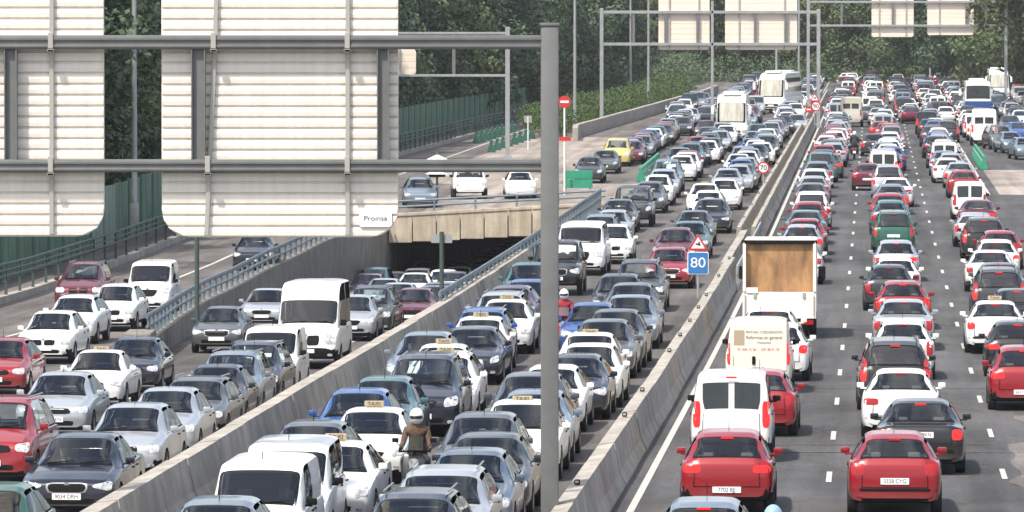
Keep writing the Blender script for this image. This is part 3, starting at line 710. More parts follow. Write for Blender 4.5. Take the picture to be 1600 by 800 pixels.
# --- street lamps
def lamp_post(px, d, v_surf, hgt, arm, label, r=.14):
    X = (px - 800) / F * d; o = empty('street_lamp', (X, d, z_main(d)), 0)
    bm = bmesh.new(); tube(bm, (0, 0, 0), (0, 0, hgt), r, r * .6, 12); box(bm, (0, 0, .5), (r * 2.6, r * 2.6, 1.0), .03); finish('pole', bm, 'galvanised', o, 50)
    bm = bmesh.new(); tube(bm, (0, 0, hgt - .1), (arm, 0, hgt + .5), .05, .04); finish('arm', bm, 'galvanised', o)
    bm = bmesh.new(); box(bm, (arm * 1.15, 0, hgt + .5), (.7, .28, .14), .05); h = finish('lamp_head', bm, 'gantry_grey', o)
    bm = bmesh.new(); box(bm, (arm * 1.15, 0, hgt + .42), (.5, .2, .03)); finish('lens', bm, 'lamp_clear', h)
    tag(o, label, 'street lamp', 'tall grey lamp columns')
for px, py, lab in ((210, 352, 'tall grey lamp column seen between the two big foreground sign panels'), (661, 207, 'grey lamp column in front of the noise wall, just right of the big sign panel'),
    (746, 188, 'grey lamp column left of the small gantry post, in front of the noise wall'), (898, 206, 'grey lamp column just right of the round red no-entry sign'),
    (985, 160, 'thin grey lamp column rising from the hedge, left one of the close pair'), (1013, 173, 'thin grey lamp column rising from the hedge, right one of the close pair'),
    (1213, 138, 'grey lamp column directly above the large white coach'), (1396, 121, 'lamp column below the left white sign back of the top right gantry'),
    (1453, 131, 'lamp column below the right white sign back of the top right gantry'), (1248, 142, 'faint lamp column left of the two gantry posts above the coach'), (856, 160, 'thin distant lamp column just above the top of the thick foreground post')):
    d = solve(px, py, 0, no_surf)[1]; lamp_post(px, d, no_surf, 16, 2.0, lab)
# --- traffic signs
def sign(px, py0, d, base_h, items, label, pole_m='galvanised', pr=.04, bands=False):
    """items: (kind, px offset, py centre, half width px) at distance d"""
    base = pix(px, 100, d); base.z = base_h; s = F / d; o = empty('road_sign', base)
    top = pix(px, py0, d).z - base.z
    bm = bmesh.new(); tube(bm, (0, .03, 0), (0, .03, top), pr, n=10); finish('pole', bm, pole_m, o, 50)
    for k, dx, py, hw in items:
        z = pix(px, py, d).z - base.z; r = hw / s; x = dx / s; M = Matrix.Translation((x, -.045, z)) @ FACE_CAM
        if k == 'noentry':
            bm = bmesh.new(); disc(bm, (x, -.01, z), r, .02); f = finish('sign_face', bm, 'sign_red', o); bm = bmesh.new(); box(bm, (x, -.025, z), (r * 1.35, .012, r * .38)); finish('white_bar', bm, 'sign_white', f)
        elif k.startswith('limit'):
            bm = bmesh.new(); disc(bm, (x, -.01, z), r, .02); f = finish('sign_face', bm, 'sign_red', o); bm = bmesh.new(); disc(bm, (x, -.024, z), r * .74, .01); finish('white_disc', bm, 'sign_white', f)
            text('lettering', k[5:], r * 1.15, 'ink', f, M, .002)
        elif k.startswith('blue'):
            bm = bmesh.new(); prism(bm, rounded(x - r, x + r, z - r * 1.06, z + r * 1.06, r * .15), -.02, 0); f = finish('sign_face', bm, 'sign_white', o)
            bm = bmesh.new(); prism(bm, rounded(x - r * .93, x + r * .93, z - r * .99, z + r * .99, r * .12), -.030, -.021); finish('blue_field', bm, 'sign_blue', f)
            text('lettering', k[4:], r * 1.35, 'sign_white', f, Matrix.Translation((x, -.036, z)) @ FACE_CAM, .004, 1.1)
        elif k == 'tri':
            h3 = r * 1.6
            def tri(q): return [(x - r * q, z - h3 * .42 * q), (x + r * q, z - h3 * .42 * q), (x, z + h3 * .62 * q)]
            bm = bmesh.new(); prism(bm, tri(1), -.02, 0); f = finish('sign_face', bm, 'sign_red', o); bm = bmesh.new(); prism(bm, tri(.66), -.032, -.022); finish('white_field', bm, 'sign_white', f)
            bm = bmesh.new(); box(bm, (x, -.036, z - .05 * r), (r * .5, .008, r * .16), 0, Matrix.Rotation(.25, 3, 'Y')); box(bm, (x + r * .1, -.037, z + r * .1), (r * .16, .006, r * .22)); finish('symbol', bm, 'ink', f)
        elif k == 'plate':
            bm = bmesh.new(); prism(bm, rounded(x - r, x + r, z - r * .9, z + r * .9, r * .1), .06, .08); finish('sign_plate', bm, 'sign_back', o)
        elif k == 'redband':
            bm = bmesh.new(); box(bm, (x, -.02, z), (r * 2, .02, r * .7)); finish('red_band', bm, 'sign_red', o)
    return tag(o, label, 'road sign')
sign(882, 150, 300, z_main(300), [('noentry', 0, 159, 9.5), ('redband', 1, 217, 9)], 'round red no-entry sign on a thin pale pole right of the foreground post', 'sign_white', .05)
sign(1091, 372, 178, z_main(178) + .7, [('tri', 0, 381, 16), ('blue80', 0, 411, 16.5)], 'blue square sign reading 80 below a red warning triangle on the median')
sign(1193, 254, 296, z_main(296) + .7, [('limit70', 0, 262, 9.5)], 'single round red-rimmed 70 limit sign on the far median')
sign(1273, 146, 440, z_main(440) + .7, [('tri', 0, 153, 8), ('limit90', 2, 166, 8), ('noentry', -9, 171, 5)], 'cluster of small red and white signs at the foot of the right gantry post')
sign(690, 362, 174, z_main(174) + .2, [('plate', -9, 373, 7.5), ('plate', 9, 373, 7.5)], 'dark pole with two small grey sign plates in front of the underpass mouth', 'rail_dark', .07)
sign(307, 345, 178, z_main(178), [('plate', 0, 356, 15)], 'dark pole at the gore with its sign hidden behind the big sign panel', 'rail_dark', .075)
sign(825, 182, 392, z_main(392), [('plate', 0, 186, 6)], 'small white sign board on a stick on the traffic island left of the foreground post', 'sign_white', .04)
for px, dd, lab in ((683, 290, 'pole with two tiered white pointed hoods behind the lower gantry beam'),):
    b = pix(px, 100, dd); b.z = z_main(dd); o = empty('beacon_post', b); s = F / dd
    bm = bmesh.new(); tube(bm, (0, 0, 0), (0, 0, pix(px, 238, dd).z - b.z), .07, .05); finish('pole', bm, 'gantry_grey', o, 50)
    for y in (246, 268):
        z = pix(px, y, dd).z - b.z; bm = bmesh.new()
        q = bmesh.ops.create_cone(bm, cap_ends=True, segments=16, radius1=.62, radius2=.06, depth=.26); bmesh.ops.translate(bm, verts=q['verts'], vec=(0, 0, z)); hd = finish('hood', bm, 'sign_white', o, 30)
        bm = bmesh.new(); q = bmesh.ops.create_cone(bm, cap_ends=True, segments=16, radius1=.42, radius2=.42, depth=.14); bmesh.ops.translate(bm, verts=q['verts'], vec=(0, 0, z - .21)); finish('lamp_ring', bm, 'black_trim', hd)
    tag(o, lab, 'beacon')
# --- green plastic barriers
def green_block(loc, rz, label, grp, L=1.9, m='green_plastic'):
    o = empty('plastic_barrier', loc, rz)
    bm = bmesh.new(); sec = [(-.25, 0), (-.25, .12), (-.10, .45), (-.08, .85), (.08, .85), (.10, .45), (.25, .12), (.25, 0)]
    a = [bm.verts.new((x, -L / 2, z)) for x, z in sec]; b_ = [bm.verts.new((x, L / 2, z)) for x, z in sec]
    bm.faces.new(a); bm.faces.new(b_[::-1])
    for i in range(8): bm.faces.new((a[i], b_[i], b_[(i + 1) % 8], a[(i + 1) % 8]))
    bmesh.ops.bevel(bm, geom=list(bm.edges), offset=.025, segments=1, affect='EDGES'); finish('shell', bm, m, o)
    for sx in (-1, 1):
        bm = bmesh.new(); box(bm, (sx * .115, 0, .56), (.02, L * .8, .07), .005)
        finish('reflector_strip', bm, 'sign_white', o)
    tag(o, label, 'plastic barrier', grp)
for i, d in enumerate(rng(322, 352, 2.6)): green_block(W(-13.1 - .015 * i, d, 0, no_surf), HD, 'green plastic barrier, %s from the near end of the row left of the oncoming lanes' % ORD[i], 'green barriers left of the oncoming lanes')
for i, d in enumerate(rng(346, 374, 2.8)): green_block(W(6.75, d, 0, no_surf), HD, 'green plastic barrier, %s from the near end of the row right of the departing lanes' % ORD[i], 'green barriers right of the departing lanes')
for i, (px, py) in enumerate([(745 + 8 * k, 224 - 2.6 * k) for k in range(8)]):
    v, d = solve(px, py, 0, no_surf); green_block(W(v, d, 0, no_surf), HD, 'dark green barrier, %s from the left of the upper island row' % ORD[i], 'upper barrier row on the traffic island', 1.1, 'green_plastic_dark')
for i, (px, py) in enumerate([(768 + 9 * k, 238 - 3.0 * k) for k in range(8)]):
    v, d = solve(px, py, 0, no_surf); green_block(W(v, d, 0, no_surf), HD, 'green barrier, %s from the left of the lower island row' % ORD[i], 'lower barrier row on the traffic island', 1.1, 'green_plastic_dark')
for i, (px, y0, y1) in enumerate(((903, 267, 280), (903, 285, 298))):
    d = 303 - i * 2.5; o = empty('barrier_board', W(0, d, 0, no_surf)); o.location.x = (px - 800) / F * d; s = F / d
    bm = bmesh.new(); zt = pix(px, y0, d).z - o.location.z; zb = max(.12, pix(px, y1, d).z - o.location.z)
    zb, zt = (.75, 1.2) if i == 0 else (.35, .8)
    box(bm, (0, 0, (zt + zb) / 2), (1.55, .05, zt - zb), .02); finish('board', bm, 'green_plastic', o)
    for sx in (-.65, .65):
        bm = bmesh.new(); box(bm, (sx, .04, zt / 2), (.07, .03, zt)); box(bm, (sx, .04, .03), (.1, .5, .06)); finish('leg', bm, 'galvanised', o)
    tag(o, ['rear', 'front'][i] + ' one of two green boards closing the island beside the no-entry sign', 'barrier board', 'green boards by the no-entry sign')
# --- house among the trees
d = 655; o = empty('house', ((1568 - 800) / F * d, d, z_main(d)), .3)
bm = bmesh.new(); prism(bm, [(-1.5, 0), (1.5, 0), (1.5, 5.2), (0, 8.2), (-1.5, 5.2)], -3, 3); finish('wall', bm, 'house_wall', o)
bm = bmesh.new(); prism(bm, [(-1.8, 4.9), (0, 8.5), (1.8, 4.9), (1.8, 5.1), (0, 8.75), (-1.8, 5.1)], -3.3, 3.3); finish('roof', bm, 'roof_tile', o)
for z in (2.6, 4.8): bm = bmesh.new(); box(bm, (0, -3.02, z), (.8, .06, 1.1)); finish('window', bm, 'glass', o)
tag(o, 'narrow pinkish house gable between the trees at the top right', 'house')
# ================================================================= VEHICLES
# local axes: front at -Y, x across, z up, origin on the ground under the middle
def T(tab, x): return interp(tab, x)
def end_tab(L, w, e0=.62, e1=.66):
    k = w / .86; return [(0, .70 * k), (.03, .76 * k), (.08, .80 * k), (.18, .835 * k), (.40, .853 * k), (.9, w), (L - .6, w), (L - .25, .845 * k), (L - .10, .82 * k), (L - .03, .775 * k), (L, .71 * k)]
TYPES = {
 'hatchback': dict(L=3.95, w=.86, zs=[(0, .58), (.03, .65), (.12, .72), (.5, .79), (1.0, .86), (1.6, .90), (3.4, .96), (3.84, .95), (3.92, .86), (3.95, .70)],
   zt=[(0, .61), (.03, .69), (.12, .77), (.5, .87), (.98, .95), (1.80, 1.38), (2.15, 1.44), (3.1, 1.43), (3.40, 1.36), (3.84, 1.02), (3.92, .90), (3.95, .73)], wr=.55, ws=(.98, 1.80), rw=(3.40, 3.84), ax=(.76, 3.25), r=.30),
 'saloon': dict(L=4.5, w=.88, zs=[(0, .57), (.03, .64), (.12, .70), (.6, .79), (1.2, .86), (1.8, .90), (3.8, .94), (4.40, .93), (4.47, .86), (4.5, .70)],
   zt=[(0, .60), (.03, .68), (.12, .75), (.6, .86), (1.2, .93), (1.95, 1.36), (2.4, 1.42), (3.1, 1.40), (3.30, 1.36), (3.86, 1.02), (4.0, 1.0), (4.40, .98), (4.47, .90), (4.5, .73)], wr=.56, ws=(1.2, 1.95), rw=(3.30, 3.86), ax=(.82, 3.5), r=.31),
 'estate car': dict(L=4.5, w=.87, zs=[(0, .58), (.03, .65), (.12, .72), (.6, .80), (1.1, .87), (1.8, .91), (4.0, .97), (4.40, .96), (4.46, .80), (4.5, .60)],
   zt=[(0, .61), (.03, .69), (.12, .77), (.6, .87), (1.1, .95), (1.90, 1.39), (2.3, 1.46), (3.8, 1.45), (4.12, 1.38), (4.40, 1.02), (4.46, .84), (4.5, .63)], wr=.57, ws=(1.1, 1.90), rw=(4.12, 4.40), ax=(.8, 3.45), r=.31),
 'people carrier': dict(L=4.4, w=.90, zs=[(0, .62), (.03, .70), (.12, .80), (.5, .90), (.9, .96), (1.5, 1.0), (3.9, 1.02), (4.28, 1.0), (4.35, .85), (4.4, .62)],
   zt=[(0, .65), (.03, .75), (.12, .86), (.5, .98), (.85, 1.07), (1.70, 1.56), (2.1, 1.64), (3.8, 1.62), (4.08, 1.54), (4.28, 1.06), (4.35, .89), (4.4, .65)], wr=.60, ws=(.85, 1.70), rw=(4.08, 4.28), ax=(.82, 3.5), r=.32),
 'off-roader': dict(L=4.4, w=.91, zs=[(0, .70), (.03, .80), (.10, .92), (.5, 1.0), (1.2, 1.06), (1.7, 1.08), (4.0, 1.08), (4.34, 1.08), (4.38, .95), (4.4, .75)],
   zt=[(0, .73), (.03, .84), (.10, 1.0), (.5, 1.09), (1.25, 1.14), (1.75, 1.66), (2.0, 1.74), (4.0, 1.72), (4.2, 1.66), (4.34, 1.13), (4.38, .98), (4.4, .78)], wr=.68, ws=(1.25, 1.75), rw=(4.2, 4.34), ax=(.8, 3.4), r=.37, zb=.34),
 'small van': dict(L=4.05, w=.84, zs=[(0, .56), (.03, .66), (.10, .82), (.4, .94), (.8, 1.0), (1.5, 1.04), (3.9, 1.06), (3.99, .92), (4.03, .86), (4.05, .6)],
   zt=[(0, .59), (.03, .70), (.10, .88), (.4, 1.03), (.78, 1.12), (1.45, 1.68), (1.8, 1.80), (3.7, 1.82), (3.92, 1.76), (3.99, .99), (4.03, .90), (4.05, .64)], wr=.68, ws=(.78, 1.45), rw=(3.92, 3.99), ax=(.78, 3.35), r=.31),
 'van': dict(L=5.2, w=.98, zs=[(0, .60), (.03, .75), (.10, .98), (.4, 1.12), (.8, 1.2), (1.5, 1.25), (5.0, 1.25), (5.12, 1.25), (5.17, 1.1), (5.2, .7)],
   zt=[(0, .64), (.03, .80), (.10, 1.06), (.4, 1.22), (.72, 1.32), (1.35, 2.02), (1.75, 2.42), (2.3, 2.55), (5.0, 2.55), (5.1, 2.46), (5.13, 1.4), (5.17, 1.15), (5.2, .74)], wr=.84, ws=(.72, 1.35), rw=(5.1, 5.13), ax=(.95, 4.1), r=.35, zb=.3),
 'minibus': dict(L=4.8, w=.93, zs=[(0, .60), (.03, .72), (.10, .90), (.4, 1.02), (.8, 1.1), (1.5, 1.12), (4.6, 1.12), (4.72, 1.12), (4.77, 1.0), (4.8, .7)],
   zt=[(0, .64), (.03, .76), (.10, .97), (.4, 1.12), (.75, 1.20), (1.40, 1.80), (1.8, 1.93), (4.5, 1.93), (4.66, 1.86), (4.73, 1.25), (4.77, 1.05), (4.8, .74)], wr=.76, ws=(.75, 1.40), rw=(4.66, 4.73), ax=(.9, 3.8), r=.34, zb=.28),
 'coach': dict(L=11.5, w=1.27, zs=[(0, .8), (.03, 1.0), (.10, 1.15), (.5, 1.25), (11, 1.3), (11.42, 1.3), (11.46, 1.2), (11.5, .9)],
   zt=[(0, .85), (.03, 1.08), (.10, 1.35), (.62, 2.85), (.95, 3.12), (1.5, 3.32), (2.3, 3.42), (11.1, 3.42), (11.35, 3.3), (11.42, 1.8), (11.46, 1.3), (11.5, .95)], wr=1.04, ws=(.10, .66), rw=(11.35, 11.42), ax=(2.6, 8.6), r=.50, zb=.35),
}
def roof_t(ty, face):          # where along the car the roof edge nearest the camera is
    s = TYPES[ty]
    return s['ws'][1] + .12 if face == 'front' else s['L'] - (s['rw'][0] - .12)
def roof_h(ty):
    return max(z for t, z in TYPES[ty]['zt'])
def stations(s):
    L = s['L']; t = [0, .015, .03, .055, .08, .12, .16, .2, .26]
    u = t[:] + [L - q for q in t]
    k = .34
    while k < L - .30: u.append(k); k += .10 if L < 6 else .3
    for a in list(s['ws']) + list(s['rw']) : u += [a]
    u = sorted(u); r = [u[0]]
    for q in u[1:]:
        if q - r[-1] > .012: r.append(q)
    return r
def section(s, t):
    L, w = s['L'], s['w']; wm = end_tab(L, w); zb0 = s.get('zb', .21)
    W_ = T(wm, t); a, b = T(s['zs'], t), T(s['zt'], t)
    zb = zb0 + (.06 if t < .02 or t > L - .02 else 0) + .02 * (t < .3) + .05 * (t > L - .4)
    g = max(b - a, .01); ge = g - min(.075, g * .5); k = smooth(.05, .36, g); wt = W_ * (.80 * (1 - k)) + min(s['wr'], W_ * .93) * k
    sh = W_ * .955
    pts = [(0, zb), (W_ * .80, zb), (W_ * .93, zb + .03), (W_ * .985, zb + .14), (W_, zb + .28 * (a - zb) + .08), (W_ * .998, a - .30 * (a - zb)), (W_ * .982, a - .10 * (a - zb)), (sh, a - .004)]
    x0 = W_ * .925
    for f in (.02, .34, .67, 1.0):
        bul = .022 * math.sin(f * math.pi) * k
        pts.append((x0 + (wt - x0) * f + bul, a + ge * f))
    rr = g - ge
    pts += [(wt - .05 * k - .02, a + ge + rr * .55), (wt * .74, a + ge + rr * .84), (wt * .38, a + ge + rr * .97), (0, b)]
    return pts
def side_spec(s, ty, variant):
    a0 = s['ws'][0] + .50; a1 = s['ws'][1] + .10; e0 = s['rw'][1] - .22; e1 = s['rw'][0] - .10
    if ty == 'saloon': e0 = s['rw'][1] - .28
    if ty in ('van', 'small van') and variant != 1: e0 = e1 = a0 + 1.1
    if ty == 'coach': a0 = a1 = .9; e0 = e1 = s['L'] - .5
    return a0, a1, e0, e1, (a1 + e1) / 2 + .05, not (ty == 'coach' or (ty in ('van', 'small van') and variant != 1))
def body_mesh(s, ty, variant):
    L, w = s['L'], s['w']; zb0 = s.get('zb', .21)
    a0, a1, e0, e1, mid, two = side_spec(s, ty, variant); st = stations(s)
    bm = bmesh.new(); rows = []
    for t in st:
        pts = section(s, t); y = t - L / 2
        rows.append([bm.verts.new((x, y, z)) for x, z in pts] + [bm.verts.new((-x, y, z)) for x, z in pts[-2:0:-1]])
    n = len(rows[0])
    for p, q in zip(rows, rows[1:]):
        tm = (p[0].co.y + q[0].co.y) / 2 + L / 2
        for i in range(n):
            f = bm.faces.new((p[i], p[(i + 1) % n], q[(i + 1) % n], q[i]))
            if ty == 'coach': continue
            for (ta, tb), ok in ((s['ws'], True), (s['rw'], ty not in ('van', 'small van', 'minibus'))):
                if ok and ta + .07 * (tb - ta) < tm < tb - .05 * (tb - ta) and 12 <= i <= 17: f.material_index = 2     # window openings
            if 8 <= i <= 10 or 19 <= i <= 21:
                bd = ((i - 8) if i <= 10 else (21 - i)) + .5
                if a0 + (a1 - a0) * bd / 3 + .10 < tm < e0 + (e1 - e0) * bd / 3 - .04 and not (two and abs(tm - mid) < .055): f.material_index = 2
    bm.faces.new(rows[0]); bm.faces.new(rows[-1][::-1])
    bmesh.ops.recalc_face_normals(bm, faces=bm.faces)
    tree_ = BVHTree.FromBMesh(bm)
    me = bpy.data.meshes.new('body'); bm.to_mesh(me); bm.free()
    for q in range(3): me.materials.append(MATS[('paint_white', 'black_trim', 'glass')[q]])
    # cut the wheel arches
    o = bpy.data.objects.new('tmp_body', me); COL.objects.link(o); cb = bmesh.new()
    ra = s['r'] + .055
    for a in s['ax']:
        for sx in (-1, 1):
            q = bmesh.ops.create_cone(cb, cap_ends=True, segments=28, radius1=ra, radius2=ra, depth=.34)
            bmesh.ops.transform(cb, matrix=Matrix.Translation((sx * (w + .02), a - L / 2, s['r'] + .01)) @ Matrix.Rotation(R(90), 4, 'Y'), verts=q['verts'])
    cm = bpy.data.meshes.new('cut'); cb.to_mesh(cm); cb.free(); co = bpy.data.objects.new('tmp_cut', cm); COL.objects.link(co)
    md = o.modifiers.new('b', 'BOOLEAN'); md.object = co; md.operation = 'DIFFERENCE'; md.solver = 'EXACT'
    bpy.context.view_layer.update(); dg = bpy.context.evaluated_depsgraph_get()
    m2 = bpy.data.meshes.new_from_object(o.evaluated_get(dg)); m2.name = 'body'
    bpy.data.objects.remove(o); bpy.data.objects.remove(co)
    hole = [i for i, p in enumerate(m2.polygons) if p.material_index == 2]
    bh = bmesh.new(); bh.from_mesh(m2); bh.faces.ensure_lookup_table(); bmesh.ops.delete(bh, geom=[bh.faces[i] for i in hole], context='FACES'); bh.to_mesh(m2); bh.free()
    m2.materials.clear(); m2.materials.append(paint('white')); m2.materials.append(MATS['black_trim'])
    dark = s.get('dark', 0)
    for p in m2.polygons:
        c = p.center; t = c.y + L / 2; inarch = False
        for a in s['ax']:
            dd = math.hypot(t - a, c.z - s['r'] - .01)
            if dd < ra * 1.02 and abs(c.x) < w * .985 and abs(c.x) > w * .6 and not (abs(p.normal.x) > .8 and abs(c.x) > w * .9): inarch = True
        p.material_index = 1 if (inarch or c.z < zb0 + .09 or (c.z < dark and (t < .3 or t > L - .2)) or (dark and c.z < dark * .75)) else 0
    m2.polygons.foreach_set('use_smooth', [True] * len(m2.polygons)); m2.set_sharp_from_angle(angle=R(34))
    return m2, tree_
def screen(s, tr, ta, tb, mg, off, m, name, x0=None, nu=14, nv=7, bot=1.0, ring=False):
    """windscreen or rear window laid on the sloping end of the cabin between stations ta (low) and tb (high)"""
    bm = bmesh.new(); G = []
    for j in range(nv + 1):
        t = ta + (tb - ta) * j / nv; P = section(s, t)[11:]
        wt = P[0][0] - mg - (0 if bot == 1 else (1 - bot) * (1 - j / nv) * .1)
        row = []
        for i in range(nu + 1):
            u = i / nu * 2 - 1
            if j in (0, nv) and i in (0, nu): u *= .97
            x = wt * u if x0 is None else (x0[0] + (min(wt, x0[1]) - x0[0]) * i / nu) * x0[2]
            ax = abs(x); z = P[-1][1]
            for (a, za), (b, zb_) in zip(P, P[1:]):
                if b <= ax <= a: z = zb_ + (za - zb_) * (ax - b) / max(a - b, 1e-6); break
            if ax > P[0][0]: z = P[0][1]
            h = tr.find_nearest(Vector((x, t - s['L'] / 2, z))); n_ = h[1]
            if n_.z < -.2: n_ = -n_
            row.append(bm.verts.new(h[0] + n_ * off))
        G.append(row)
    for j in range(nv):
        for i in range(nu):
            if ring and 0 < j < nv - 1 and 0 < i < nu - 1: continue
            bm.faces.new((G[j][i], G[j][i + 1], G[j + 1][i + 1], G[j + 1][i]))
    bmesh.ops.recalc_face_normals(bm, faces=bm.faces); me = bpy.data.meshes.new(name); bm.to_mesh(me); bm.free(); me.materials.append(MATS[m]); me.polygons.foreach_set('use_smooth', [True] * len(me.polygons)); return me
def patch(tr, axis, sg, q, nu, nv, off, m, name, rnd=.35, thick=0):
    """a piece of glass or lamp laid on the body; q = four corners (a, z) with a = x for front/rear, y for sides"""
    bm = bmesh.new(); G = []
    nu, nv = max(nu, 2), max(nv, 2)
    for j in range(nv + 1):
        row = []
        for i in range(nu + 1):
            u, v = i / nu, j / nv
            if i in (0, nu) and j in (0, nv):
                u += (.5 - u) * 2 * rnd / nu * .9 * .5; v += (.5 - v) * 2 * rnd / nv * .9 * .5
            a = (q[0][0] * (1 - u) + q[1][0] * u) * (1 - v) + (q[3][0] * (1 - u) + q[2][0] * u) * v
            z = (q[0][1] * (1 - u) + q[1][1] * u) * (1 - v) + (q[3][1] * (1 - u) + q[2][1] * u) * v
            if axis == 'y': org, dr = Vector((a, -sg * 20, z)), Vector((0, sg, 0))
            else: org, dr = Vector((-sg * 20, a, z)), Vector((sg, 0, 0))
            h = tr.ray_cast(org, dr)
            if h[0] is None:
                h = tr.find_nearest(org + dr * 20)
                h = tr.find_nearest(Vector((a, h[0].y, z)) if axis == 'y' else Vector((h[0].x, a, z)))
            nrm = h[1] if h[1].dot(dr) < 0 else -h[1]
            row.append(bm.verts.new(h[0] + nrm * off))
        G.append(row)
    for j in range(nv):
        for i in range(nu): bm.faces.new((G[j][i], G[j][i + 1], G[j + 1][i + 1], G[j + 1][i]))
    me = bpy.data.meshes.new(name); bmesh.ops.recalc_face_normals(bm, faces=bm.faces)
    bm.to_mesh(me); bm.free(); me.materials.append(MATS[m]); me.polygons.foreach_set('use_smooth', [True] * len(me.polygons))
    return me
def wheel_mesh(r, sx):
    bm = bmesh.new(); prof = [(.0, r * .62), (.0, r * .93), (.02, r * .99), (.05, r), (.15, r), (.18, r * .99), (.2, r * .93), (.2, 0)]
    n = 26; rows = []
    for x, rad in prof: rows.append([bm.verts.new((-x, rad * math.cos(6.2832 * k / n), rad * math.sin(6.2832 * k / n))) for k in range(n)] if rad > 0 else None)
    for a, b in zip(rows[:-1], rows[1:]):
        if b is None: bm.faces.new(a); continue
        for k in range(n): bm.faces.new((a[k], a[(k + 1) % n], b[(k + 1) % n], b[k]))
    c = [bm.verts.new((-.05, r * .62 * math.cos(6.2832 * k / n), r * .62 * math.sin(6.2832 * k / n))) for k in range(n)]
    for k in range(n): bm.faces.new((rows[0][k], c[k], c[(k + 1) % n], rows[0][(k + 1) % n]))
    bm.faces.new(c)
    if sx < 0: bmesh.ops.scale(bm, vec=(-1, 1, 1), verts=bm.verts)
    bmesh.ops.recalc_face_normals(bm, faces=bm.faces); me = bpy.data.meshes.new('wheel'); bm.to_mesh(me); bm.free(); me.materials.append(MATS['tyre'])
    me.polygons.foreach_set('use_smooth', [True] * len(me.polygons)); me.set_sharp_from_angle(angle=R(35)); return me
def rim_mesh(r, sx):
    bm = bmesh.new(); ro = r * .61
    q = bmesh.ops.create_cone(bm, cap_ends=True, segments=24, radius1=ro, radius2=ro, depth=.02); bmesh.ops.transform(bm, matrix=Matrix.Translation((-.038, 0, 0)) @ Matrix.Rotation(R(90), 4, 'Y'), verts=q['verts'])
    for v in q['verts']:
        for f in v.link_faces: f.material_index = 1
    for k in range(7):
        a = k * 2 * math.pi / 7; box(bm, (-.016, math.cos(a) * ro * .52, math.sin(a) * ro * .52), (.022, ro * .9, ro * .26), .004, Matrix.Rotation(a, 3, 'X'))
    n = 24
    A = [[bm.verts.new((x, rr * math.cos(6.2832 * k / n), rr * math.sin(6.2832 * k / n))) for k in range(n)] for x, rr in ((-.006, ro), (-.004, ro * .88), (-.026, ro * .86))]
    for p, q2 in zip(A, A[1:]):
        for k in range(n): bm.faces.new((p[k], p[(k + 1) % n], q2[(k + 1) % n], q2[k]))
    if sx < 0: bmesh.ops.scale(bm, vec=(-1, 1, 1), verts=bm.verts)
    bmesh.ops.recalc_face_normals(bm, faces=bm.faces); me = bpy.data.meshes.new('rim'); bm.to_mesh(me); bm.free(); me.materials.append(MATS['rim_alloy']); me.materials.append(MATS['black_trim']); return me
def mesh_of(f, m, sm=None):
    bm = bmesh.new(); f(bm); bmesh.ops.recalc_face_normals(bm, faces=bm.faces); me = bpy.data.meshes.new('part'); bm.to_mesh(me); bm.free()
    for q in (m if isinstance(m, list) else [m]): me.materials.append(MATS[q])
    if sm: me.polygons.foreach_set('use_smooth', [True] * len(me.polygons)); me.set_sharp_from_angle(angle=R(sm))
    return me
PLATES = ['7702 BJJ', '4953 DKN', '2186 CLV', '9034 DRH', '5617 BWM', '3328 CYG']
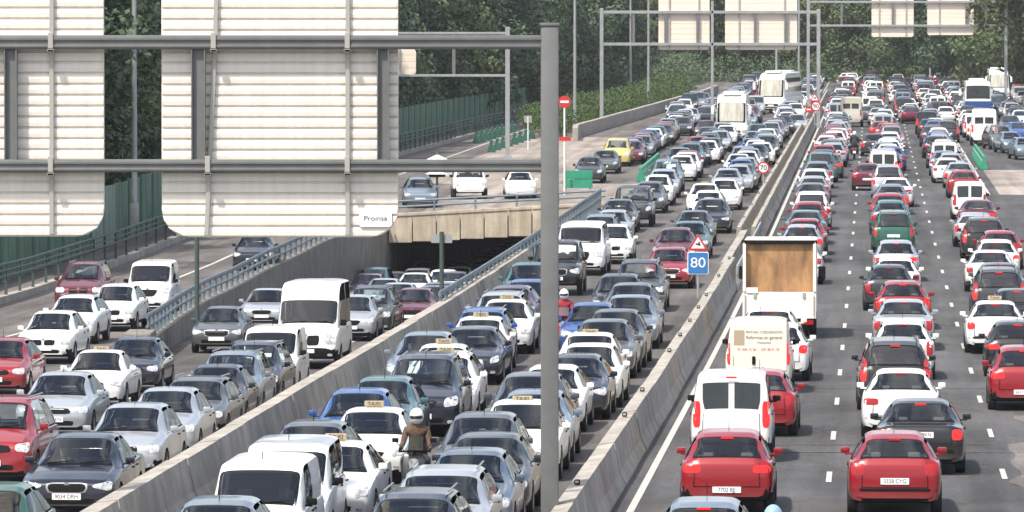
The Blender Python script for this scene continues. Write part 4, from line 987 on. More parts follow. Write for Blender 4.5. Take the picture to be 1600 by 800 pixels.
def prototype(ty, variant=0):
    """returns a list of parts: (name, mesh, location, painted?, level, children)"""
    s = dict(TYPES[ty]); L, w = s['L'], s['w']; rv = random.Random(ty + str(variant))
    if variant:                       # small changes of shape between makes of the same kind
        dz = rv.uniform(-.03, .05)
        s['zt'] = [(t, z + (dz if z > 1.2 else dz * .3)) for t, z in s['zt']]; s['wr'] += rv.uniform(-.03, .04)
    if ty in ('van',) or (ty in ('small van', 'estate car', 'hatchback') and variant == 1) or ty == 'off-roader': s['dark'] = {'van': .62, 'off-roader': .62}.get(ty, .46)
    bmh, tr = body_mesh(s, ty, variant); P = [('body', bmh, (0, 0, 0), True, 0, [])]
    hL = L / 2; cz = lambda t: T(s['zt'], t)
    big = ty == 'coach'
    # windscreen and rear window, each with its black seal
    t0, t1 = s['ws']; gm = 'glass_clear' if not big else 'bus_curtain'; dt = t1 - t0
    P.append(('window_seal', screen(s, tr, t0 + dt * .03, t1 - dt * .02, .018, .004, 'black_trim', 'window_seal', None, 26, 14, 1.0, not big), (0, 0, 0), False, 1, []))
    P.append(('windscreen', screen(s, tr, t0 + dt * .08, t1 - dt * .05, .16 if big else .038, .009, gm, 'windscreen'), (0, 0, 0), False, 0, []))
    t0, t1 = s['rw']; dt = t1 - t0
    if ty == 'van': t0, t1 = t0 + dt * .40, t1 - dt * .12
    elif big: t0, t1 = t0 + dt * .15, t1 - dt * .08
    elif ty in ('small van', 'minibus'): t0, t1 = t0 + dt * .10, t1 - dt * .10
    dt = t1 - t0
    if ty in ('van', 'small van'):
        for sx in (-1, 1):
            P.append(('rear_window', screen(s, tr, t1 - dt * .06, t0 + dt * .08, .10, .007, 'glass', 'rear_window', (.06, .60 if ty == 'small van' else .66, sx), 8, 7), (0, 0, 0), False, 0, []))
    else:
        P.append(('window_seal', screen(s, tr, t1 - dt * .02, t0 + dt * .02, .03, .004, 'black_trim', 'window_seal', None, 26, 14, 1.0, not (big or ty == 'minibus')), (0, 0, 0), False, 1, []))
        P.append(('rear_window', screen(s, tr, t1 - dt * .09, t0 + dt * .07, .055, .009, 'glass' if (big or ty == 'minibus') else 'glass_clear', 'rear_window'), (0, 0, 0), False, 0, []))
    # side windows
    a0, a1, e0, e1, mid, two = side_spec(s, ty, variant)
    for sx in (-1, 1):
        segs = [(a0, a1, mid - .03, mid - .03), (mid + .03, mid + .03, e0, e1)] if not (big or (ty in ('van', 'small van') and variant != 1)) else [(a0, a1, e0, e1)]
        for ba, ta, bb, tb in segs:
            zz = [T(s['zs'], ba) + .04, T(s['zs'], bb) + .04, min(cz(tb), cz((tb + ta) / 2)) - .115, min(cz(ta), cz((tb + ta) / 2)) - .115]
            if big: zz = [1.75, 1.75, 2.95, 2.95]
            if ty == 'van': zz[2] = zz[3] = 2.0
            P.append(('side_window', patch(tr, 'x', -sx, [(ba - hL, zz[0]), (bb - hL, zz[1]), (tb - hL, zz[2]), (ta - hL, zz[3])], 7 if not big else 24, 5, .006, 'glass' if big else ('glass_tint' if ba > mid else 'glass_clear'), 'side_window', .5), (0, 0, 0), False, 0, []))
    # inside: seats, dashboard, steering wheel
    if not big:
        bz = T(s['zs'], mid); ts = s['ws'][1] + .62
        for sx in (-1, 1):
            P.append(('seat', mesh_of(lambda b: (box(b, (sx * w * .42, ts - hL, bz - .26), (.46, .13, .62), .05, Matrix.Rotation(R(-12), 3, 'X')), box(b, (sx * w * .42, ts + .05 - hL, bz + .15), (.25, .09, .17), .035), box(b, (sx * w * .42, ts - .28 - hL, bz - .52), (.48, .5, .14), .04)), 'upholstery', 40), (0, 0, 0), False, 3, []))
        tr_ = min(s['rw'][0] - .05, ts + 1.15)
        if two: P.append(('rear_bench', mesh_of(lambda b: (box(b, (0, tr_ - hL, bz - .26), (w * 1.45, .14, .58), .05, Matrix.Rotation(R(-14), 3, 'X')), box(b, (0, tr_ - .3 - hL, bz - .5), (w * 1.45, .5, .14), .04), box(b, (-.36, tr_ + .06 - hL, bz + .10), (.22, .07, .13), .03), box(b, (.36, tr_ + .06 - hL, bz + .10), (.22, .07, .13), .03)), 'upholstery', 40), (0, 0, 0), False, 3, []))
        P.append(('dashboard', mesh_of(lambda b: box(b, (0, s['ws'][0] + .42 - hL, T(s['zs'], s['ws'][0]) - .06), (w * 1.62, .62, .16), .05), 'dash_grey', 40), (0, 0, 0), False, 3, []))
        def stw(b):
            q = bmesh.ops.create_circle(b, segments=16, radius=.18, cap_ends=False); cs = [v_.co.copy() for v_ in q['verts']]; bmesh.ops.delete(b, geom=q['verts'], context='VERTS')
            for i_ in range(16): tube(b, cs[i_], cs[(i_ + 1) % 16], .016, n=5)
            box(b, (0, 0, 0), (.34, .05, .02)); bmesh.ops.transform(b, verts=b.verts, matrix=Matrix.Translation((w * .42, s['ws'][0] + .80 - hL, T(s['zs'], s['ws'][0]) + .02)) @ Matrix.Rotation(R(65), 4, 'X'))
        P.append(('steering_wheel', mesh_of(stw, 'black_trim'), (0, 0, 0), False, 3, []))
        # panel gaps
        for q_, lab_ in ((s['ws'][0] + .12, 0), (mid, 0), (e0 - .02, 0)):
            if q_ > s['L'] - .3: continue
            for sx in (-1, 1): P.append(('panel_gap', patch(tr, 'x', -sx, [(q_ - hL - .008, .34), (q_ - hL + .008, .34), (q_ - hL + .008, T(s['zs'], q_) - .02), (q_ - hL - .008, T(s['zs'], q_) - .02)], 2, 6, .004, 'black_trim', 'panel_gap', 0), (0, 0, 0), False, 1, []))
        for z_, hw_ in (((.50 if ty != 'van' else .6), .70), ):
            P.append(('panel_gap', patch(tr, 'y', -1, [(-w * hw_, z_), (w * hw_, z_), (w * hw_, z_ + .016), (-w * hw_, z_ + .016)], 8, 2, .004, 'black_trim', 'panel_gap', 0), (0, 0, 0), False, 1, []))
            for sx in (-1, 1):
                P.append(('panel_gap', patch(tr, 'y', -1, [(sx * w * hw_ - .008, z_), (sx * w * hw_ + .008, z_), (sx * w * (hw_ - .02) + .008, T(s['zs'], L - .1)), (sx * w * (hw_ - .02) - .008, T(s['zs'], L - .1))], 2, 5, .004, 'black_trim', 'panel_gap', 0), (0, 0, 0), False, 1, []))
    # lamps
    hz = T(s['zt'], .12); fz = {'hatchback': (.58, .74), 'saloon': (.57, .71), 'estate car': (.58, .73), 'people carrier': (.66, .84), 'off-roader': (.74, .92), 'small van': (.70, .92), 'van': (.74, 1.04), 'minibus': (.70, .94), 'coach': (.62, .86)}[ty]
    wd = rv.uniform(.25, .33) * (w / .86); hv = variant
    for sx in (-1, 1):
        o1, i1 = sx * w * .915, sx * (w * .915 - wd); lo, hi = fz
        q = {0: [(i1, lo + .03), (o1, lo), (o1, hi + .01), (i1, hi - .02)], 1: [(i1, lo), (o1, lo + .01), (o1, hi), (i1, hi)],
             2: [(i1, lo + .05), (o1, lo - .01), (o1, hi + .03), (i1 - sx * .03, hi - .04)], 3: [(i1 + sx * .03, lo - .01), (o1, lo + .04), (o1 - sx * .02, hi + .05), (i1 + sx * .06, hi)]}[hv % 4]
        P.append(('headlight', patch(tr, 'y', 1, q, 6, 4, .008, 'lamp_clear', 'headlight', .9), (0, 0, 0), False, 0, []))
    zr = T(s['zs'], L - .12)
    tall = ty in ('people carrier', 'off-roader', 'small van', 'van', 'minibus', 'estate car', 'coach')
    tz = (zr - .30, zr + (.22 if ty in ('small van', 'van', 'minibus', 'people carrier') else 0) ) if tall else (zr - .23, zr - .03)
    if big: tz = (.9, 1.5)
    tw = .15 if tall else (.20, .32, .26, .17)[hv % 4]
    if not tall and hv % 4 == 3: tz = (zr - .34, zr + .02)
    if not tall and hv % 4 == 1: tz = (zr - .19, zr - .05)
    for sx in (-1, 1):
        o1, i1 = sx * w * .925, sx * (w * .925 - tw)
        P.append(('tail_light', patch(tr, 'y', -1, [(i1, tz[0]), (o1, tz[0]), (o1, tz[1]), (i1, tz[1])], 5, 4, .008, 'lamp_red', 'tail_light', .8), (0, 0, 0), False, 0, []))
    # grille, intake
    gz = (fz[0] - .03, fz[1] - .035); gw = w * .915 - wd - .06
    def gr(q, nm='grille', m='black_trim', off=.007, rnd=.5): P.append((nm, patch(tr, 'y', 1, q, 6, 2, off, m, nm, rnd), (0, 0, 0), False, 1, []))
    g0_, g1_ = gz
    if hv % 4 == 0: gr([(-gw, g0_ + .03), (gw, g0_ + .03), (gw * .9, g1_), (-gw * .9, g1_)])
    elif hv % 4 == 1:
        for sx in (-1, 1): gr([(sx * .03, g0_), (sx * gw * .75, g0_ + .01), (sx * gw * .8, g1_ + .01), (sx * .03, g1_)])
    elif hv % 4 == 2:
        gr([(-gw * .85, g0_ - .02), (gw * .85, g0_ - .02), (gw * .95, g1_ + .03), (-gw * .95, g1_ + .03)], 'grille_frame', 'rim_alloy', .005, .4); gr([(-gw * .78, g0_ + .0), (gw * .78, g0_ + .0), (gw * .87, g1_ + .01), (-gw * .87, g1_ + .01)], off=.011)
    else: gr([(-gw * .6, g0_ - .03), (gw * .6, g0_ - .03), (gw, g1_ - .01), (-gw, g1_ - .01)])
    if hv % 4 in (1, 3):
        for sx in (-1, 1): gr([(sx * w * .66, s.get('zb', .21) + .10), (sx * w * .82, s.get('zb', .21) + .10), (sx * w * .82, s.get('zb', .21) + .17), (sx * w * .66, s.get('zb', .21) + .17)], 'fog_lamp', 'lamp_clear', .008, .9)
    iz = s.get('zb', .21) + .06
    P.append(('air_intake', patch(tr, 'y', 1, [(-w * .56, iz), (w * .5, iz), (w * .62, iz + .16), (-w * .62, iz + .16)], 8, 2, .007, 'black_trim', 'air_intake', .5), (0, 0, 0), False, 1, []))
    if variant == 2 or ty in ('saloon',):
        bz_ = iz + .17
        P.append(('bumper_strip', patch(tr, 'y', -1, [(-w * .9, bz_), (w * .9, bz_), (w * .9, bz_ + .05), (-w * .9, bz_ + .05)], 10, 2, .006, 'black_trim', 'bumper_strip', .3), (0, 0, 0), False, 1, []))
    # plates
    pm = mesh_of(lambda b: box(b, (0, 0, 0), (.52, .014, .115), .004), 'plate_white')
    tm = None
    pz = iz + .19 if not big else .7
    nf = tr.ray_cast(Vector((0, -20, pz)), Vector((0, 1, 0)))[0].y - .012
    P.append(('number_plate', pm, (0, nf, pz), False, 0, [('plate_text', 'F', (0, -.0085, 0))]))
    rz_ = {'saloon': .80, 'hatchback': .62, 'estate car': .72, 'people carrier': .72}.get(ty, .62)
    if variant % 2: rz_ = .45 if not tall else rz_
    nb = tr.ray_cast(Vector((0, 20, rz_)), Vector((0, -1, 0)))[0].y + .012
    P.append(('number_plate', pm, (0, nb, rz_), False, 0, [('plate_text', 'B', (0, .0085, 0))]))
    # badge, mirrors, wipers, aerial, handles
    P.append(('badge', mesh_of(lambda b: disc(b, (0, 0, 0), .045, .012, 14), 'rim_alloy'), (0, tr.ray_cast(Vector((0, -20, fz[1] - .03)), Vector((0, 1, 0)))[0].y - .01, fz[1] - .03), False, 1, []))
    mz = T(s['zs'], s['ws'][0] + .4) + .10; my = s['ws'][0] + .52 - hL
    if not big:
        for sx in (-1, 1):
            k = 1.6 if ty == 'van' else 1.0
            P.append(('mirror', mesh_of(lambda b: (box(b, (sx * (w + .045), my, mz + .02 * k), (.17, .09, .115 * k), .03), box(b, (sx * (w - .02), my + .01, mz - .045), (.14, .05, .035), .008)), 'black_trim' if ty in ('van', 'small van', 'off-roader') else 'bracket_grey', 40), (0, 0, 0), ty not in ('van', 'small van', 'off-roader'), 0, []))
    else:
        for sx in (-1, 1):
            P.append(('mirror', mesh_of(lambda b: (box(b, (sx * (w + .10), -hL - .22, 2.3), (.22, .16, .60), .05), tube(b, (sx * w * .9, -hL + .35, 2.75), (sx * (w + .10), -hL - .2, 2.6), .03)), 'plate_white', 40), (0, 0, 0), False, 0, []))
    y0 = s['ws'][0] - hL - .0; zw = cz(s['ws'][0]) + .045
    for wx in (-.28, .32): P.append(('wiper', mesh_of(lambda b: box(b, (wx, y0 + .05, zw + .015), (.50, .02, .018), 0, Matrix.Rotation(-.08, 3, 'Y')), 'black_trim'), (0, 0, 0), False, 1, []))
    for sx in (-1, 1):
        for q in (mid - .1, e1 - .1):
            if not big: P.append(('door_handle', mesh_of(lambda b: box(b, (sx * (w * .995), q - hL, T(s['zs'], q) - .09), (.03, .16, .03), .008), 'black_trim'), (0, 0, 0), False, 1, []))
    if ty in ('hatchback', 'small van', 'people carrier'):
        zr_ = roof_h(ty); P.append(('aerial', mesh_of(lambda b: tube(b, (0, 0, 0), (0, .12, .20), .008, .005, 6), 'black_trim'), (0, s['ws'][1] + .25 - hL, zr_), False, 1, []))
    if ty == 'estate car' or (ty in ('people carrier', 'off-roader') and variant != 2):
        for sx in (-1, 1): P.append(('roof_rail', mesh_of(lambda b: tube(b, (sx * (s['wr'] - .05), s['ws'][1] + .35 - hL, roof_h(ty) + .0), (sx * (s['wr'] - .05), s['rw'][0] - .15 - hL, roof_h(ty) + .0), .018, n=6), 'rim_alloy'), (0, 0, 0), False, 1, []))
    if ty == 'off-roader':
        P.append(('spare_wheel', mesh_of(lambda b: disc(b, (0, 0, 0), .34, .2, 24), 'tyre', 40), (0, hL + .1, .95), False, 0, []))
    # third brake lamp
    if not big: P.append(('brake_light', mesh_of(lambda b: box(b, (0, 0, 0), (.22, .02, .035), .006), 'lamp_red'), (0, s['rw'][0] - hL + .07, cz(s['rw'][0]) - .02), False, 1, []))
    # wheels
    for sx in (-1, 1):
        wm_, rm_ = wheel_mesh(s['r'], sx), rim_mesh(s['r'], sx)
        for a in s['ax']: P.append(('wheel', wm_, (sx * (w + .006), a - hL, s['r']), False, 0, [('rim', rm_, (0, 0, 0))]))
    return P
PROTO = {}
PT = {}
def plate_text(i, side):
    k = (i % len(PLATES), side)
    if k not in PT:
        o = text('plate_text', PLATES[k[0]], .105, 'ink', None, (Matrix.Rotation(R(180), 4, 'Z') if side == 'B' else Matrix.Identity(4)) @ FACE_CAM, .001, .92)
        PT[k] = o.data; bpy.data.objects.remove(o)
    return PT[k]
taxi_me = None
def vehicle(ty, colour, v, d, face, lod, surf=zg, taxi=False, yaw=0.0, variant=None, idx=0, name=None):
    global taxi_me
    vr = ((idx * 7 + 3) % 4) if variant is None else variant
    if (ty, vr) not in PROTO: PROTO[(ty, vr)] = prototype(ty, vr)
    rz = HD + (0 if face == 'front' else math.pi) + yaw
    loc = W(v, d, 0, surf)
    nm = name or {'van': 'van', 'small van': 'van', 'minibus': 'van', 'coach': 'coach'}.get(ty, 'car')
    r = empty('taxi' if taxi else nm, loc, rz)
    if ty != 'coach': rs_ = random.Random(idx * 13 + 5); r.scale = (rs_.uniform(.965, 1.03), rs_.uniform(.95, 1.05), rs_.uniform(.97, 1.03))
    g = (surf(v, d + 2) - surf(v, d - 2)) / 4.0
    r.rotation_euler.x = math.atan(g) * (1 if face == 'front' else -1)
    pm = paint(colour)
    for nm_, me, lc, painted, level, ch in PROTO[(ty, vr)]:
        if lod == 1 and (level == 1): continue
        if lod == 2 and (level in (1, 3) or nm_ in ('mirror', 'number_plate')): continue
        o = bpy.data.objects.new(nm_, me); COL.objects.link(o); o.parent = r; o.location = lc
        if lod == 2 and me.materials[0].name.startswith('glass_'): o.material_slots[0].link = 'OBJECT'; o.material_slots[0].material = MATS['glass']
        if painted:
            o.material_slots[0].link = 'OBJECT'; o.material_slots[0].material = pm
        for cn, cme, cl in ch:
            if cn == 'plate_text':
                if d > 150: continue
                cme = plate_text(idx, cme)
            elif lod > 0: continue
            c = bpy.data.objects.new(cn, cme); COL.objects.link(c); c.parent = o; c.location = cl
    if taxi:
        hL = TYPES[ty]['L'] / 2
        if taxi_me is None: taxi_me = mesh_of(lambda b: (box(b, (0, 0, .085), (.40, .14, .11), .02), box(b, (0, 0, .012), (.30, .11, .03))), 'taxi_sign')
        o = bpy.data.objects.new('roof_sign', taxi_me); COL.objects.link(o); o.parent = r; o.location = (0, TYPES[ty]['ws'][1] + .45 - hL, roof_h(ty) - .02)
        if lod == 0:
            for sd_ in ('F', 'B'):
                if (99, sd_) not in PT:
                    q = text('lettering', 'TAXI', .11, 'ink', None, (Matrix.Rotation(R(180), 4, 'Z') if sd_ == 'B' else Matrix.Identity(4)) @ FACE_CAM, .002, 1.1); PT[(99, sd_)] = q.data; bpy.data.objects.remove(q)
                c = bpy.data.objects.new('lettering', PT[(99, sd_)]); COL.objects.link(c); c.parent = o; c.location = (0, -.073 if sd_ == 'F' else .073, .085)
    return r
# ================================================================= WHERE EVERY VEHICLE STANDS
# (photo column and row of the middle of the roof edge nearest the camera, kind, colour, lane)
Hb, Sa, Es, Mp, Ov, Sv, Va, Mb = 'hatchback', 'saloon', 'estate car', 'people carrier', 'off-roader', 'small van', 'van', 'minibus'
LANES = {
 'U': ('front', 'sunken road, right lane'), 'V': ('front', 'sunken road, left lane'), 'X': ('front', 'far left ramp road'),
 'D': ('front', 'deck over the underpass'), 'M': ('front', 'oncoming lane nearest the underpass'), 'N': ('front', 'oncoming lane beside the median'),
 'O': ('front', 'far left oncoming lane'), 'A': ('rear', 'departing lane beside the median'), 'B': ('rear', 'middle departing lane'),
 'C': ('rear', 'right departing lane'), 'E': ('front', 'side road at the top right'), 'G': ('rear', 'far right slip lane'), 'P': ('front', 'outermost oncoming lane')}
CARS = [
 (128, 680, Sa, 'navy', 'U'), (208, 632, Hb, 'silver', 'U'), (262, 608, Hb, 'silver', 'U'), (307, 586, Es, 'grey', 'U'), (338, 571, Hb, 'dark grey', 'U'), (363, 548, Mp, 'silver-blue', 'U'), (396, 535, Mp, 'navy', 'U'),
 (424, 512, Sv, 'white', 'U'), (484, 444, Va, 'white', 'U'), (553, 464, Hb, 'silver', 'U'), (581, 449, Mp, 'dark grey', 'U'), (600, 433, Sa, 'silver', 'U'), (640, 426, Sa, 'white', 'U'),
 (347, 479, Hb, 'grey', 'V'), (411, 438, Sa, 'silver', 'V'), (478, 428, Hb, 'dark grey', 'V'), (533, 420, Mp, 'teal', 'V'), (576, 428, Sa, 'purple', 'V'), (667, 407, Mp, 'white', 'U'), (652, 419, Hb, 'silver', 'U'), (622, 440, Sa, 'silver', 'U'), (690, 425, Hb, 'dark grey', 'U'), (700, 409, Sa, 'silver', 'U'), (610, 422, Hb, 'navy', 'V'), (716, 417, Hb, 'white', 'U'),
 (97, 584, Hb, 'silver', 'V'), (155, 549, Sa, 'white', 'V', 'T'), (212, 528, Hb, 'navy', 'V'),
 (0, 623, Mp, 'red', 'X'), (3, 527, Hb, 'red', 'X'), (82, 488, Hb, 'white', 'X'), (118, 462, Es, 'white', 'X'), (183, 447, Hb, 'white', 'X'), (130, 412, Mp, 'maroon', 'X'), (236, 409, Sv, 'white', 'X'), (432, 366, Hb, 'navy', 'X'), (-18, 762, Hb, 'green', 'X'),
 (645, 285, Hb, 'silver-blue', 'D'), (732, 258, Ov, 'white', 'D'), (812, 266, Hb, 'white', 'D'),
 (340, 787, Hb, 'silver-blue', 'M'), (408, 713, Sv, 'white', 'M'), (440, 690, Sv, 'white', 'M'), (522, 690, Sa, 'white', 'M', 'T'), (488, 655, Hb, 'grey', 'M'), (569, 643, Sa, 'white', 'M', 'T'), (556, 613, Hb, 'blue', 'M'), (588, 599, Hb, 'teal', 'M'),
 (654, 567, Mp, 'navy', 'M'), (686, 560, Es, 'white', 'M', 'T'), (692, 538, Sa, 'white', 'M', 'T'), (655, 528, Hb, 'silver-blue', 'M'), (731, 515, Sa, 'navy', 'M'), (735, 504, Hb, 'white', 'M', 'T'), (737, 492, Es, 'blue', 'M'), (775, 481, Sa, 'white', 'M', 'T'),
 (765, 468, Es, 'silver', 'M'), (783, 456, Hb, 'purple', 'M'), (818, 440, Hb, 'blue', 'M'), (828, 414, Hb, 'teal', 'M'), (872, 380, Ov, 'black', 'M'), (909, 347, Mb, 'white', 'M'), (957, 352, Hb, 'white', 'M'),
 (648, 768, Es, 'navy', 'N'), (680, 743, Es, 'silver', 'N'), (725, 714, Hb, 'silver-blue', 'N'), (747, 694, Sa, 'dark grey', 'N'), (731, 673, Hb, 'grey', 'N'), (797, 647, Sa, 'white', 'N', 'T'), (812, 629, Hb, 'silver-blue', 'N'), (808, 611, Sa, 'grey', 'N'),
 (845, 586, Hb, 'white', 'N'), (895, 558, Hb, 'navy', 'N'), (919, 541, Sa, 'white', 'N'), (917, 527, Sa, 'white', 'N', 'T'), (945, 501, Sa, 'grey', 'N'), (960, 490, Sa, 'dark grey', 'N'), (918, 480, Hb, 'blue', 'M'),
 (985, 463, Sa, 'silver-blue', 'N'), (988, 442, Sa, 'grey', 'N'), (962, 436, Hb, 'dark grey', 'N'), (1000, 405, Mp, 'dark grey', 'N'), (1047, 384, Hb, 'red', 'N'), (1056, 357, Hb, 'maroon', 'N'), (1078, 345, Hb, 'teal', 'N'),
 (1085, 329, Sa, 'grey', 'N'), (1112, 312, Sa, 'navy', 'N'), (1107, 298, Hb, 'white', 'N'), (1101, 287, Sa, 'white', 'N', 'T'), (1132, 281, Sa, 'white', 'N'), (1137, 262, Hb, 'silver', 'N'), (1158, 249, Hb, 'blue', 'N'), (1154, 240, Sa, 'white', 'N'),
 (1162, 227, Es, 'silver-blue', 'N'), (1175, 216, Sa, 'blue', 'N'), (1180, 205, Sa, 'silver-blue', 'N'), (1184, 195, Hb, 'teal', 'N'), (1214, 183, Sa, 'navy', 'N'), (1245, 178, Es, 'silver', 'N'),
 (938, 337, Es, 'silver-blue', 'M'), (958, 327, Hb, 'silver', 'M'), (968, 311, Sa, 'dark grey', 'M'), (990, 293, Ov, 'dark grey', 'M'), (1015, 285, Hb, 'grey', 'M'), (1028, 275, Hb, 'white', 'M'), (1037, 264, Es, 'silver', 'M'),
 (1042, 251, Mp, 'silver-blue', 'M'), (1065, 243, Hb, 'white', 'M'), (1062, 231, Sa, 'teal', 'M'), (1080, 225, Hb, 'teal', 'M'), (1092, 212, Hb, 'red', 'M'), (1107, 198, Sa, 'dark grey', 'M'), (1104, 187, Hb, 'maroon', 'M'),
 (922, 245, Hb, 'dark grey', 'O'), (946, 233, Sa, 'grey', 'O'), (965, 218, Mp, 'yellow', 'O'), (1003, 208, Hb, 'red', 'O'), (1026, 197, Hb, 'teal', 'O'), (1040, 189, Sa, 'grey', 'O'), (1066, 182, Es, 'dark grey', 'O'),
 (1102, 780, Hb, 'silver-blue', 'A'), (1137, 676, Hb, 'red', 'A', '1'), (1143, 584, Sv, 'white', 'A', '1'), (1186, 578, Hb, 'red', 'A'), (1186, 500, Sv, 'cream', 'A', 'ad'), (1216, 507, Hb, 'white', 'A'), (1203, 480, Sa, 'white', 'A'),
 (1250, 381, Hb, 'white', 'A'), (1253, 352, Hb, 'silver', 'A'), (1258, 342, Hb, 'red', 'A'), (1259, 328, Sa, 'teal', 'A'), (1264, 316, Hb, 'red', 'A'), (1268, 302, Mp, 'white', 'A'), (1268, 287, Sa, 'grey', 'A'), (1271, 275, Hb, 'silver', 'A'), (1273, 265, Hb, 'white', 'A'),
 (1277, 253, Hb, 'silver-blue', 'A'), (1283, 240, Mp, 'teal', 'A'), (1287, 228, Hb, 'red', 'A'), (1292, 211, Hb, 'white', 'A'), (1303, 194, Hb, 'dark grey', 'A'),
 (1398, 679, Hb, 'red', 'B', '2'), (1440, 626, Sa, 'black', 'B'), (1409, 580, Sa, 'white', 'B'), (1398, 533, Mp, 'black', 'B'), (1411, 505, Hb, 'white', 'B'), (1412, 467, Sa, 'silver', 'B'), (1410, 440, Hb, 'red', 'B'), (1389, 416, Hb, 'dark grey', 'B'), (1399, 404, Hb, 'white', 'B'),
 (1400, 377, Hb, 'silver', 'B'), (1396, 333, Mp, 'green', 'B'), (1391, 315, Hb, 'teal', 'B'), (1390, 305, Hb, 'red', 'B'), (1392, 288, Hb, 'silver-blue', 'B'), (1400, 278, Sa, 'white', 'B'), (1388, 260, Mp, 'silver', 'B'), (1356, 256, Hb, 'maroon', 'B'), (1380, 236, Sv, 'cream', 'B', '0'),
 (1388, 225, Sa, 'white', 'B'), (1391, 213, Hb, 'silver', 'B'), (1366, 210, Hb, 'dark grey', 'B'), (1393, 196, Mp, 'silver-blue', 'B'),
 (1602, 545, Hb, 'red', 'C'), (1592, 502, Hb, 'black', 'C'), (1556, 471, Sa, 'white', 'C', 'T'), (1590, 452, Sa, 'navy', 'C'), (1562, 421, Mp, 'dark grey', 'C'), (1562, 411, Sa, 'grey', 'C'), (1548, 391, Sa, 'white', 'C'), (1557, 375, Hb, 'white', 'C'), (1562, 361, Hb, 'red', 'C'),
 (1538, 341, Mp, 'black', 'C'), (1524, 331, Es, 'silver', 'C'), (1528, 312, Sa, 'maroon', 'C'), (1515, 283, Sv, 'white', 'C', '0'), (1505, 266, Hb, 'red', 'C'), (1499, 253, Sa, 'silver', 'C'), (1480, 246, Hb, 'white', 'C'), (1476, 223, Sv, 'white', 'C', '0'), (1461, 213, Hb, 'navy', 'C'), (1466, 200, Hb, 'white', 'C'), (1480, 188, Mp, 'dark grey', 'C'),
 (1538, 172, Va, 'white', 'G', '0'), (1578, 206, Sa, 'silver-blue', 'E'), (1560, 196, Mp, 'grey', 'E'), (1600, 214, Hb, 'silver-blue', 'E'), (1590, 190, Hb, 'blue', 'E'), (1578, 180, Sa, 'navy', 'E'), (1594, 172, Hb, 'white', 'E'),
 (1330, 150, Va, 'sand', 'A', '0'),
]
placed = []    # v, d, L, type, colour, lane, opt
LAT = {'A': -2.65, 'B': .87, 'C': 4.4, 'N': -7.15, 'M': -10.7, 'O': -15.3, 'P': -15.3, 'G': 8.2, 'E': 11.5}
TY = TYPES
for c in CARS:
    px, py, ty, colr, lane = c[:5]; opt = c[5] if len(c) > 5 else ''
    face = LANES[lane][0]; surf = zg if lane in 'UVX' else (z_ramp if lane == 'D' else no_surf)
    h = roof_h(ty) if ty != 'van' or face == 'rear' else 2.5
    v, d = solve(px, py, h, surf)
    rt_ = roof_t(ty, face); dc = d + TY[ty]['L'] / 2 - rt_
    if ty == 'van' and face == 'rear': dc = d + TY[ty]['L'] / 2 - .1
    if (px, py) == (411, 438): v, dc = -21.9, 206
    if lane == 'X' and dc > 176: v = min(v, v_left(dc) - 1.2)
    if lane in 'UV' and dc > 176: v = max(v, v_left(dc) + 1.05)
    placed.append([v, dc, TY[ty]['L'], ty, colr, lane, opt, surf])
# the coaches and the lorry block these places
BLK = [(-5.9 + 0, 0)]
def find(px, py, h, off): v, d = solve(px, py, h, no_surf); return v, d + off
coachN = find(1143, 148, 3.42, 5.2); coachF = find(1217, 116, 3.62, 5.2); busR = find(1528, 133, 3.1, 5.5)
truck = find(1218, 377, 2.88, 3.0); coachT = find(1560, 106, 3.4, 5.2)
FIX = [(coachN[0], coachN[1], 11.7), (coachF[0], coachF[1], 11.7), (busR[0], busR[1], 11.7), (truck[0], truck[1], 6.4), (coachT[0], coachT[1], 11.7)]
# keep neighbours from touching: push the farther one back
placed.sort(key=lambda p: p[1])
for it in range(6):
    for i, p in enumerate(placed):
        for q in placed[:i]:
            if abs(p[0] - q[0]) < 1.72 and abs(p[1] - q[1]) < (p[2] + q[2]) / 2 + .45 and p[1] < 560:
                dx = p[0] - q[0]; need = (p[2] + q[2]) / 2 + .5
                if abs(dx) > 1.1 : p[0] += (1.74 - abs(dx)) * (1 if dx > 0 else -1)
                else: p[1] = q[1] + need
    placed.sort(key=lambda p: p[1])
# beyond the ones that can be told apart in the photo: fill the lanes to the horizon
rf = random.Random(3); pal = ['white'] * 7 + ['silver'] * 6 + ['silver-blue'] * 4 + ['grey'] * 4 + ['dark grey'] * 4 + ['navy'] * 3 + ['blue', 'red', 'red', 'teal', 'black', 'maroon', 'cream', 'sand']
far = [('A', -2.65, 0, 470), ('B', .87, 0, 470), ('C', 4.4, 0, 470), ('G', 8.0, 395, 470), ('E', 12.0, 430, 722), ('N', -7.15, 0, 722), ('M', -10.7, 0, 722), ('P', -14.2, 470, 722), ('O', -17.0, 480, 560),
       ('A', -3.0, 470, 722), ('B', .0, 470, 722), ('B', 2.9, 475, 722), ('C', 5.7, 470, 722), ('G', 8.5, 470, 722), ('E', 15.3, 450, 722), ('E', 18.4, 470, 722)]
for ln, v0, st_, end in far:
    d = max([p[1] for p in placed if abs(p[0] - v0) < 1.8 and p[1] < end] + [st_]) + rf.uniform(4, 9)
    surf = no_surf
    while d < end:
        ty = rf.choice([Hb, Hb, Sa, Sa, Es, Mp, Hb, Sv]); v = v0 + rf.uniform(-.45, .45); Lc = TY[ty]['L']
        if not any(abs(v - a) < 2.3 and abs(d - b) < (Lc + l) / 2 + .8 for a, b, l in FIX) and not any(abs(v - p[0]) < 1.85 and abs(d - p[1]) < (Lc + p[2]) / 2 + .5 for p in placed):
            placed.append([v, d, Lc, ty, rf.choice(pal), ln, '', surf])
        d += Lc + rf.uniform(2.6, 6.5)
drop = []
for p in placed:
    for a, b, l in FIX:
        if abs(p[0] - a) < 1.9 and abs(p[1] - b) < (p[2] + l) / 2 + .3: drop.append(p)
